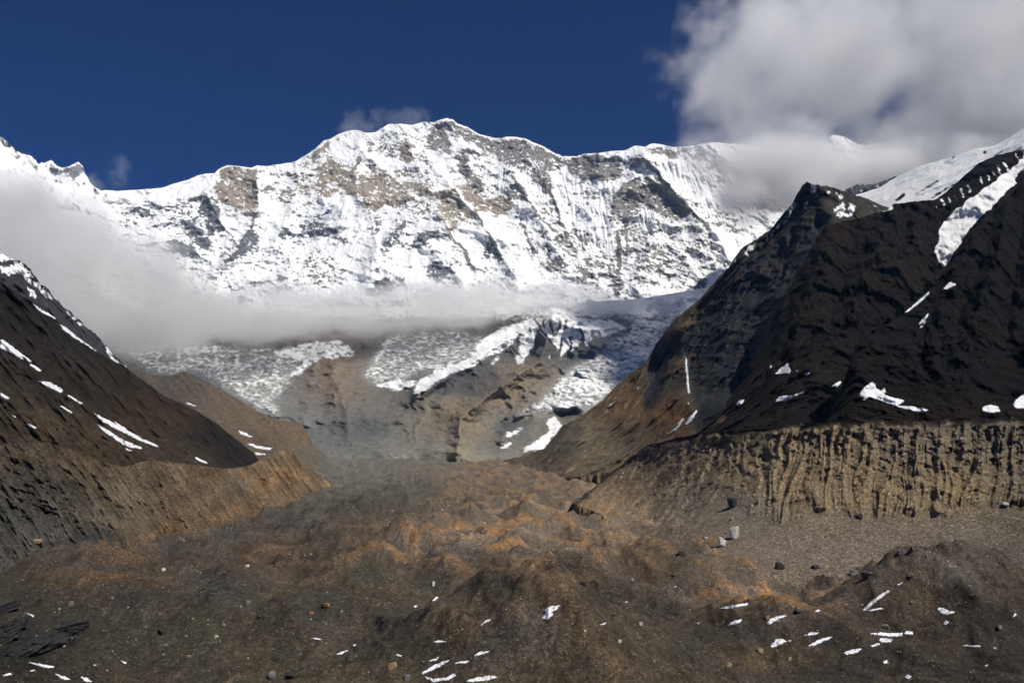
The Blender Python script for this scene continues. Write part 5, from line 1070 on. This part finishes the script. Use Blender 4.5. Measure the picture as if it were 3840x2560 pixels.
boulders = [
 ('F', 727, 1195, 40, 62, 'white', 'tall pale boulder standing on the talus below the cliff', .15), ('F', 792, 1147, 58, 76, 'white', 'larger pale angular boulder up the talus from the tall one', -.2), ('F', 787, 983, 60, 66, 'dark', 'dark boulder stuck in the slope above the pale pair', .3),
 ('F', 1034, 1320, 52, 46, 'dark', 'dark boulder at the left end of the talus foot row', 0), ('F', 1440, 1356, 46, 36, 'grey', 'grey boulder beside the wide one at the talus foot', .2), ('F', 1510, 1365, 78, 42, 'grey', 'wide grey boulder at the talus foot right of centre', 0), ('F', 1116, 1386, 42, 26, 'orange', 'rusty orange boulder in front of the talus foot', .1),
 ('F', 1684, 1248, 26, 24, 'grey', 'small grey block alone on the middle of the talus', 0), ('F', 1750, 1228, 26, 24, 'grey', 'small grey block right of the lone talus block', .4), ('F', 1636, 606, 48, 26, 'pale', 'pale slab sticking out near the top of the cliff', .3), ('F', 277, 984, 22, 18, 'orange', 'small rusty block on the slope left of the cliff', 0),
 ('F', 2250, 986, 36, 18, 'pale', 'flat pale block low in the cliff near the right edge', -.2), ('F', 512, 1252, 44, 28, 'dark', 'flat dark boulder below the talus at its left end', 0), ('F', 1230, 1326, 50, 24, 'dark', 'low dark boulder in the middle of the talus foot row', 0), ('F', 1745, 1370, 34, 24, 'grey', 'grey boulder at the right end of the talus foot row', .3),
 ('F', 640, 1170, 30, 16, 'pale', 'pale stone left of the tall pale boulder', 0), ('F', 780, 1068, 26, 16, 'pale', 'pale stone above the larger pale boulder', .5),
 ('H', 607, 531, 30, 22, 'pale', 'pale boulder in the open middle foreground', .2), ('H', 1184, 501, 22, 20, 'orange', 'orange boulder at the tip of a snow patch', 0), ('H', 1011, 716, 24, 20, 'tan', 'pale tan boulder near the bottom right of centre', .3), ('H', 1720, 544, 34, 20, 'grey', 'flat grey boulder above the double snow strip', 0),
 ('H', 1153, 655, 34, 22, 'tan', 'tan boulder left of the domed snow patch', -.2), ('H', 515, 610, 20, 16, 'pale', 'small pale boulder on the right flank of the brown mound', 0), ('H', 1845, 436, 22, 18, 'grey', 'grey boulder on the dark right hand mound', 0), ('H', 964, 369, 20, 16, 'tan', 'small tan boulder on the ochre ridge', 0),
 ('H', 1285, 688, 22, 20, 'tan', 'tan stone right of the tan boulder near the bottom', 0), ('H', 350, 350, 30, 20, 'dark', 'dark boulder below the brown hump left of the ochre ridge', 0), ('H', 2240, 545, 28, 22, 'grey', 'grey block on the debris near the right edge', .3), ('H', 1330, 470, 44, 18, 'grey', 'flat grey rocks in the hollow below the ochre ridge', 0),
 ('G', 752, 287, 22, 16, 'white', 'white boulder on the rusty debris at the left', .3), ('G', 1136, 270, 20, 14, 'white', 'white boulder right of the rusty debris', 0), ('G', 1990, 353, 16, 22, 'white', 'upright white boulder below the ochre mounds', .2), ('G', 1140, 440, 30, 20, 'grey', 'grey boulder with pale side in the left middle ground', .2),
 ('G', 1431, 487, 18, 14, 'orange', 'small orange boulder in the lower middle', 0), ('G', 1806, 728, 46, 34, 'tan', 'big tan boulder at the bottom left of centre', .4), ('G', 1872, 782, 32, 36, 'grey', 'grey boulder right of the big tan one', 0), ('G', 1252, 776, 34, 34, 'grey', 'grey slab at the bottom edge in the left half', .2),
 ('G', 172, 157, 40, 26, 'tan', 'tan boulder at the foot of the moraine bank on the left', 0), ('G', 866, 686, 24, 14, 'tan', 'small tan stone in the lower left foreground', 0), ('G', 1270, 691, 28, 20, 'dark', 'dark boulder above the grey slab', 0), ('G', 1335, 776, 46, 30, 'dark', 'dark boulder right of the grey slab at the bottom', 0),
 ('G', 325, 443, 26, 26, 'grey', 'grey pointed boulder left of the dark gravel streak', .2), ('G', 745, 577, 34, 28, 'dark', 'dark boulder in the left foreground', .1), ('G', 1500, 450, 40, 24, 'orange', 'rusty boulder among rubble in the middle foreground', .2), ('G', 1632, 650, 20, 26, 'dark', 'small dark upright rock under a snow dash', 0), ('G', 995, 595, 20, 18, 'pale', 'small pale stone on the left foreground mound', 0),
]
variants = {}
for i, (f, x, y, w, h, mk, lab, rz) in enumerate(boulders):
    x0, y0, sc_ = FR[f]
    me = boulder_mesh(100 + i)
    place('boulder', me, x0 + x / sc_, y0 + y / sc_, w / sc_, h / sc_, mk, lab, 'boulder', GB, (0, 0, rz * 2))
# dark bedrock at the left edge
def outcrop_mesh(seed):
    me = boulder_mesh(seed, 5, 12)
    n = len(me.vertices); co = np.empty(n * 3, np.float32); me.vertices.foreach_get('co', co); co = co.reshape(-1, 3)
    r_ = 1 + 0.32 * (ridged(co[:, 0] * 1.1 + seed, co[:, 1] * 2.6, co[:, 2] * 2.6, 5, .6) - .4) + 0.10 * fbm(co[:, 0] * 5, co[:, 1] * 7, co[:, 2] * 7 + seed, 4)
    me.vertices.foreach_set('co', (co * r_[:, None]).astype(np.float32).ravel())
    me.name = 'rock_outcrop'
    return me
for i, (x, y, w, h, ry, lab) in enumerate([(45, 565, 170, 80, -.5, 'dark rock outcrop cut off by the left edge'), (150, 640, 250, 90, -.5, 'longest dark slab of rock slanting up in the left corner'), (320, 560, 120, 60, -.3, 'rounded dark outcrop right of the slanting slab'), (45, 455, 100, 52, -.3, 'upper dark outcrop at the left edge above the slabs')]):
    u_, v_ = tr('G', [(x, y + h * .12)])[0]
    place('rock_outcrop', outcrop_mesh(300 + i), u_, v_, w / 1.225, h / 1.225, 'dark', lab, 'rock outcrop', 'dark outcrops in the left foreground', (0, ry, .2), dep=.6)

# ---- smaller stones: the plainest ones as single things, the rubble as stuff
stone_me = {}
def gnormal_stone(mk, k):
    if (mk, k) not in stone_me:
        me = boulder_mesh(700 + k, 1, 9); me.name = 'stone'; me.materials.append(SM[mk]); stone_me[(mk, k)] = me
    return stone_me[(mk, k)]
rs = np.random.default_rng(42)
zones = [('pale stones on the foreground debris', 'small pale stone among the rubble of the dark foreground debris', [(40, 2250), (3800, 2250), (3800, 2540), (40, 2540)], 80, ('pale', 'tan', 'white')),
         ('stones on the ochre mounds', 'small pale stone lying on the ochre mounds in the middle', [(1400, 1900), (2250, 1880), (2400, 2100), (1450, 2130)], 60, ('pale', 'tan', 'white')),
         ('stones on the left debris', 'small stone on the rusty brown debris at the left', [(30, 2080), (1100, 1990), (1400, 2220), (30, 2250)], 60, ('pale', 'orange', 'tan')),
         ('stones on the talus', 'small stone on the grey talus below the moraine cliff', [(2350, 1980), (2700, 1960), (3820, 1930), (3820, 2120), (2500, 2100)], 70, ('pale', 'grey', 'grey'))]
for gname, lab, poly, n_, kinds in zones:
    q = np.array(poly, float)
    got = 0
    while got < n_:
        u_ = rs.uniform(q[:, 0].min(), q[:, 0].max()); v_ = rs.uniform(q[:, 1].min(), q[:, 1].max())
        if not inside(q, np.array([u_]), np.array([v_]))[0]: continue
        Y = float(depth_at([u_], [v_])[0])
        if Y > 3000: continue
        w = rs.lognormal(2.0, .38)          # apparent width in photo px
        mk = kinds[rs.integers(len(kinds))]
        o = link('stone', gnormal_stone(mk, int(rs.integers(5))), lab, 'stone', gname)
        k = Y / FPX * w * .5
        o.location = px(u_, v_, Y - k * .2); o.scale = (k, k * rs.uniform(.6, 1.1), k * rs.uniform(.55, .9)); o.rotation_euler = (rs.uniform(-.4, .4), rs.uniform(-.4, .4), rs.uniform(0, 6.3))
        got += 1
octv = np.array([(1, 0, -.5), (-1, 0, -.5), (0, 1, -.5), (0, -1, -.5), (0, 0, 1)], float)
octf = np.array([(0, 2, 4), (2, 1, 4), (1, 3, 4), (3, 0, 4)])
def rubble(name, label, P_, size, cols):
    n_ = len(P_)
    v = octv[None] * rs.uniform(.6, 1.3, (n_, 5, 1)) * size[:, None, None] * np.array([1, 1, .75])
    a_ = rs.uniform(0, 6.28, n_); c_, s_ = np.cos(a_)[:, None], np.sin(a_)[:, None]
    x = v[..., 0] * c_ - v[..., 1] * s_; y = v[..., 0] * s_ + v[..., 1] * c_
    v = np.stack([x, y, v[..., 2]], -1) + P_[:, None]
    f = (octf[None] + (np.arange(n_) * 5)[:, None, None]).reshape(-1, 3)
    col = np.repeat(cols, 5, 0)
    link(name, mesh_np(name, v.reshape(-1, 3), f, {'Col': ('c', col), 'snow': ('f', np.full(len(col), -.3))}, smooth=False), label, 'rubble', kind='stuff', mat=rub_mat)
rub_mat = terrain_mat('rubble_stone', 2.0, 0.6, var=0.25, bump=0.3, bdist=0.3)
pal = np.array([alb(c) for c in [(150, 138, 118), (110, 104, 96), (70, 64, 58), (186, 178, 164), (130, 106, 76), (60, 55, 50)]])
def scatter(P2, n_, big, ymax=2200, dens=None):
    fl_ = P2.reshape(-1, 3)
    ok = np.where((fl_[:, 1] > 360) & (fl_[:, 1] < ymax))[0]
    if dens is not None: 
        d_ = dens.reshape(-1)[ok]; ok = ok[rs.uniform(0, 1, len(ok)) < d_]
    id_ = rs.choice(ok, n_)
    Q = fl_[id_] + rs.normal(size=(n_, 3)) * np.array([.6, .6, .05])
    return Q, id_
clump = sstep(-.1, .5, fbm(GX / 45, GY / 45, 0 * GX + 44, 4, .6))
Q, id_ = scatter(GP, 60000, 1, 1900, 0.12 + 0.88 * clump)
w = rs.lognormal(1.15, .5, len(Q))
local = gc.reshape(-1, 3)[id_]
mixc = pal[rs.integers(0, 6, len(Q))]
rubble('rubble', 'countless small stones strewn over the valley floor debris', Q, w * Q[:, 1] / FPX * .55, np.clip(.45 * local * 1.25 + .62 * mixc, 0, 1))
Q, id_ = scatter(GP, 6500, 1, 1700, 0.05 + 0.95 * clump ** 2)
w = rs.lognormal(1.95, .4, len(Q))
rubble('rubble', 'larger blocks standing out of the valley floor debris', Q, w * Q[:, 1] / FPX * .5, np.clip(.55 * gc.reshape(-1, 3)[id_] * 1.2 + .45 * pal[rs.integers(0, 6, len(Q))], 0, 1))
Q, id_ = scatter(SW.P, 11000, 1, 1900)
w = rs.lognormal(1.1, .5, len(Q))
rubble('rubble', 'stones bedded in the moraine cliff and lying on its talus', Q, w * Q[:, 1] / FPX * .55, np.clip(.4 * cw.reshape(-1, 3)[id_] * 1.3 + .6 * pal[rs.integers(0, 6, len(Q))] * 1.2, 0, 1))
Q, id_ = scatter(SL.P, 5000, 1, 2000)
w = rs.lognormal(0.95, .5, len(Q))
rubble('rubble', 'stones scattered over the left moraine bank', Q, w * Q[:, 1] / FPX * .5, np.clip(.6 * lcm.reshape(-1, 3)[id_] * 1.2 + .4 * pal[rs.integers(0, 6, len(Q))], 0, 1))

# ================================================================== CLOUDS
def cloud(name, label, blobs, holes=(), nscale=420.0, amp=0.85, dens=0.006, vox=22.0, soft=0.45, rough=0.6, detail=5, color=(0.99, 0.985, 0.975), aniso=0.1, seed=0.0, stretch=(1, 1, 1), pad=1.45):
    """a cloud as a density grid: soft ellipsoids eaten into by noise; blobs are (u, v, distance, half width px, half height px, half depth m)"""
    E = []
    for (u, v, Y, ru, rv, ry) in blobs:
        c = px(u / .6125, v / .6125, Y); E.append((c, (ru / .6125 * Y / FPX, ry, rv / .6125 * Y / FPX)))
    Hs = []
    for (u, v, Y, ru, rv, ry) in holes:
        c = px(u / .6125, v / .6125, Y); Hs.append((c, (ru / .6125 * Y / FPX, ry, rv / .6125 * Y / FPX)))
    lo = np.min([c - pad * np.array(r) for c, r in E], 0); hi = np.max([c + pad * np.array(r) for c, r in E], 0)
    me = bpy.data.meshes.new(name)
    cs = [(x, y, z) for x in (lo[0], hi[0]) for y in (lo[1], hi[1]) for z in (lo[2], hi[2])]
    me.from_pydata(cs, [], [(0, 1, 3, 2), (4, 6, 7, 5), (0, 4, 5, 1), (2, 3, 7, 6), (0, 2, 6, 4), (1, 5, 7, 3)])
    o = link(name, me, label, 'cloud', 'clouds round the peaks', 'stuff')
    m = bpy.data.materials.new(name + '_vapour'); m.use_nodes = True
    nt = m.node_tree
    for n in list(nt.nodes): nt.nodes.remove(n)
    out = nt.nodes.new('ShaderNodeOutputMaterial'); pv = nt.nodes.new('ShaderNodeVolumePrincipled')
    pv.inputs['Color'].default_value = (*color, 1); pv.inputs['Density'].default_value = 1.0; pv.inputs['Anisotropy'].default_value = aniso
    nt.links.new(pv.outputs[0], out.inputs['Volume'])
    me.materials.append(m)
    g = bpy.data.node_groups.new(name + '_grid', 'GeometryNodeTree')
    g.interface.new_socket('Geometry', in_out='INPUT', socket_type='NodeSocketGeometry')
    g.interface.new_socket('Geometry', in_out='OUTPUT', socket_type='NodeSocketGeometry')
    N, L = g.nodes, g.links.new
    go = N.new('NodeGroupOutput')
    pos = N.new('GeometryNodeInputPosition')
    def mth(op, a, b=None, c=None):
        n = N.new('ShaderNodeMath'); n.operation = op
        for i, x in enumerate((a, b, c)):
            if x is None: continue
            if isinstance(x, (int, float)): n.inputs[i].default_value = x
            else: L(x, n.inputs[i])
        return n.outputs[0]
    def vm(op, a, b=None):
        n = N.new('ShaderNodeVectorMath'); n.operation = op
        for i, x in enumerate((a, b)):
            if x is None: continue
            if isinstance(x, tuple): n.inputs[i].default_value = x
            else: L(x, n.inputs[i])
        return n.outputs['Value'] if op == 'LENGTH' else n.outputs[0]
    p = pos.outputs[0]
    nz = N.new('ShaderNodeTexNoise'); nz.inputs['Scale'].default_value = 1.0; nz.inputs['Detail'].default_value = detail; nz.inputs['Roughness'].default_value = rough
    L(vm('ADD', vm('MULTIPLY', p, tuple(s / nscale for s in stretch)), (seed, seed * 1.7, -seed)), nz.inputs['Vector'])
    fac = nz.outputs['Fac'] if 'Fac' in nz.outputs else nz.outputs[0]
    s = None
    for c, r in E:
        d = mth('SUBTRACT', 1.0, vm('LENGTH', vm('DIVIDE', vm('SUBTRACT', p, tuple(float(x) for x in c)), tuple(float(x) for x in r))))
        s = d if s is None else mth('SMOOTH_MAX', s, d, 0.25)
    for c, r in Hs:
        d = mth('SUBTRACT', 1.0, vm('LENGTH', vm('DIVIDE', vm('SUBTRACT', p, tuple(float(x) for x in c)), tuple(float(x) for x in r))))
        s = mth('SUBTRACT', s, mth('MULTIPLY', mth('MAXIMUM', d, 0.0), 1.6))
    s = mth('ADD', s, mth('MULTIPLY', mth('SUBTRACT', fac, 0.5), 2 * amp))
    mr = N.new('ShaderNodeMapRange'); mr.interpolation_type = 'SMOOTHSTEP'
    L(s, mr.inputs['Value']); mr.inputs['From Min'].default_value = 0.0; mr.inputs['From Max'].default_value = soft; mr.inputs['To Min'].default_value = 0.0; mr.inputs['To Max'].default_value = dens
    vc = N.new('GeometryNodeVolumeCube')
    L(mr.outputs[0], vc.inputs['Density'])
    vc.inputs['Min'].default_value = tuple(lo); vc.inputs['Max'].default_value = tuple(hi)
    for ax, nm in enumerate(('Resolution X', 'Resolution Y', 'Resolution Z')):
        vc.inputs[nm].default_value = int(max(8, (hi[ax] - lo[ax]) / vox))
    sm = N.new('GeometryNodeSetMaterial'); sm.inputs['Material'].default_value = m
    L(vc.outputs[0], sm.inputs[0]); L(sm.outputs[0], go.inputs[0])
    md = o.modifiers.new('grid', 'NODES'); md.node_group = g
    return o
cloud('cloud', 'large soft white cloud filling the upper right of the sky',
      [(1960,140,5200,400,260,800), (2260,200,5200,460,330,900), (1680,230,5200,190,120,450), (1780,90,5200,230,130,500), (2450,30,5200,500,330,900), (1860,370,4900,260,130,420), (2090,390,4700,260,120,420), (1740,440,5000,150,85,330), (2200,420,4700,200,100,400)],
      holes=[(1995,290,5200,85,50,900), (1945,325,4900,60,28,900), (1600,310,5200,60,40,600)], nscale=500, amp=1.6, dens=0.0036, vox=18, soft=0.75, seed=3.3, rough=0.6, detail=7)
cloud('cloud', 'low grey cloud lying on the ridge behind the dark pointed peak',
      [(1760,385,4700,140,75,300), (1880,385,4700,150,80,300), (1700,450,4700,100,50,260), (1850,440,4700,170,70,280), (2030,400,4700,170,70,300), (2180,370,4700,170,60,300)],
      holes=[(1950,330,4700,50,26,400)], nscale=330, amp=0.8, dens=0.0075, vox=16, soft=0.55, seed=1.7, rough=0.6, detail=6)
cloud('cloud', 'grey cloud hanging over the slope at the left edge',
      [(-60,500,3900,260,110,800), (130,530,3900,170,85,750), (270,600,3900,160,85,750), (330,650,3900,150,75,700), (120,670,3900,280,120,800), (390,690,3900,120,55,600), (250,745,3900,210,60,700)],
      nscale=300, amp=1.25, dens=0.0034, vox=16, soft=0.55, seed=2.4, rough=0.58, detail=6)
cloud('cloud', 'long flat band of cloud across the foot of the snow face',
      [(330,748,5300,220,58,700), (500,738,5400,240,54,650), (650,715,5450,160,70,600), (830,720,5500,210,58,600), (960,705,5550,200,60,550), (1100,688,5750,150,64,450), (1250,690,5950,170,44,330), (1400,708,6000,180,20,260)],
      nscale=250, amp=1.1, dens=0.0034, vox=18, soft=0.5, seed=5.2, stretch=(0.8, 0.6, 1.2), rough=0.6, detail=6)
for u_, v_, ru_, rv_, d_, lab_ in [(825,290,60,45,.0016,'thin wisp of blowing snow over the ridge left of the summit'), (930,275,110,34,.0014,'thin wisp of cloud streaming from the summit ridge'), (275,400,40,70,.0014,'small upright wisp of cloud beside the upper left peak'),
                              (1410,118,60,30,.0003,'faint scrap of cloud alone in the blue sky'), (665,345,45,50,.0005,'faint wisp standing on the left shoulder of the ridge'), (210,420,45,40,.003,'small cloud puff at the foot of the upper left peak')]:
    cloud('cloud_wisp', lab_, [(u_, v_, 7300, ru_, rv_, 120)], nscale=150, amp=1.9, dens=d_ * 0.9, vox=12, soft=1.1, seed=u_ * .013, rough=.66, detail=6, stretch=(.8, .8, .8))
cy.volume_step_rate = 1.0
cy.volume_max_steps = 256

# thin blue air of the valley
hz = bpy.data.meshes.new('haze')
lo, hi = (-9000, -2500, -170), (9000, 11500, 4700)
hz.from_pydata([(x, y, z) for x in (lo[0], hi[0]) for y in (lo[1], hi[1]) for z in (lo[2], hi[2])], [], [(0, 1, 3, 2), (4, 6, 7, 5), (0, 4, 5, 1), (2, 3, 7, 6), (0, 2, 6, 4), (1, 5, 7, 3)])
hm = bpy.data.materials.new('haze_air'); hm.use_nodes = True
hn = hm.node_tree
for n in list(hn.nodes): hn.nodes.remove(n)
ho = hn.nodes.new('ShaderNodeOutputMaterial'); hv = hn.nodes.new('ShaderNodeVolumePrincipled')
hv.inputs['Color'].default_value = (0.30, 0.58, 1.0, 1); hv.inputs['Density'].default_value = 1.0e-5; hv.inputs['Anisotropy'].default_value = 0.2
hn.links.new(hv.outputs[0], ho.inputs['Volume'])
link('haze', hz, 'thin pale haze in the valley air', 'haze', kind='stuff', mat=hm)
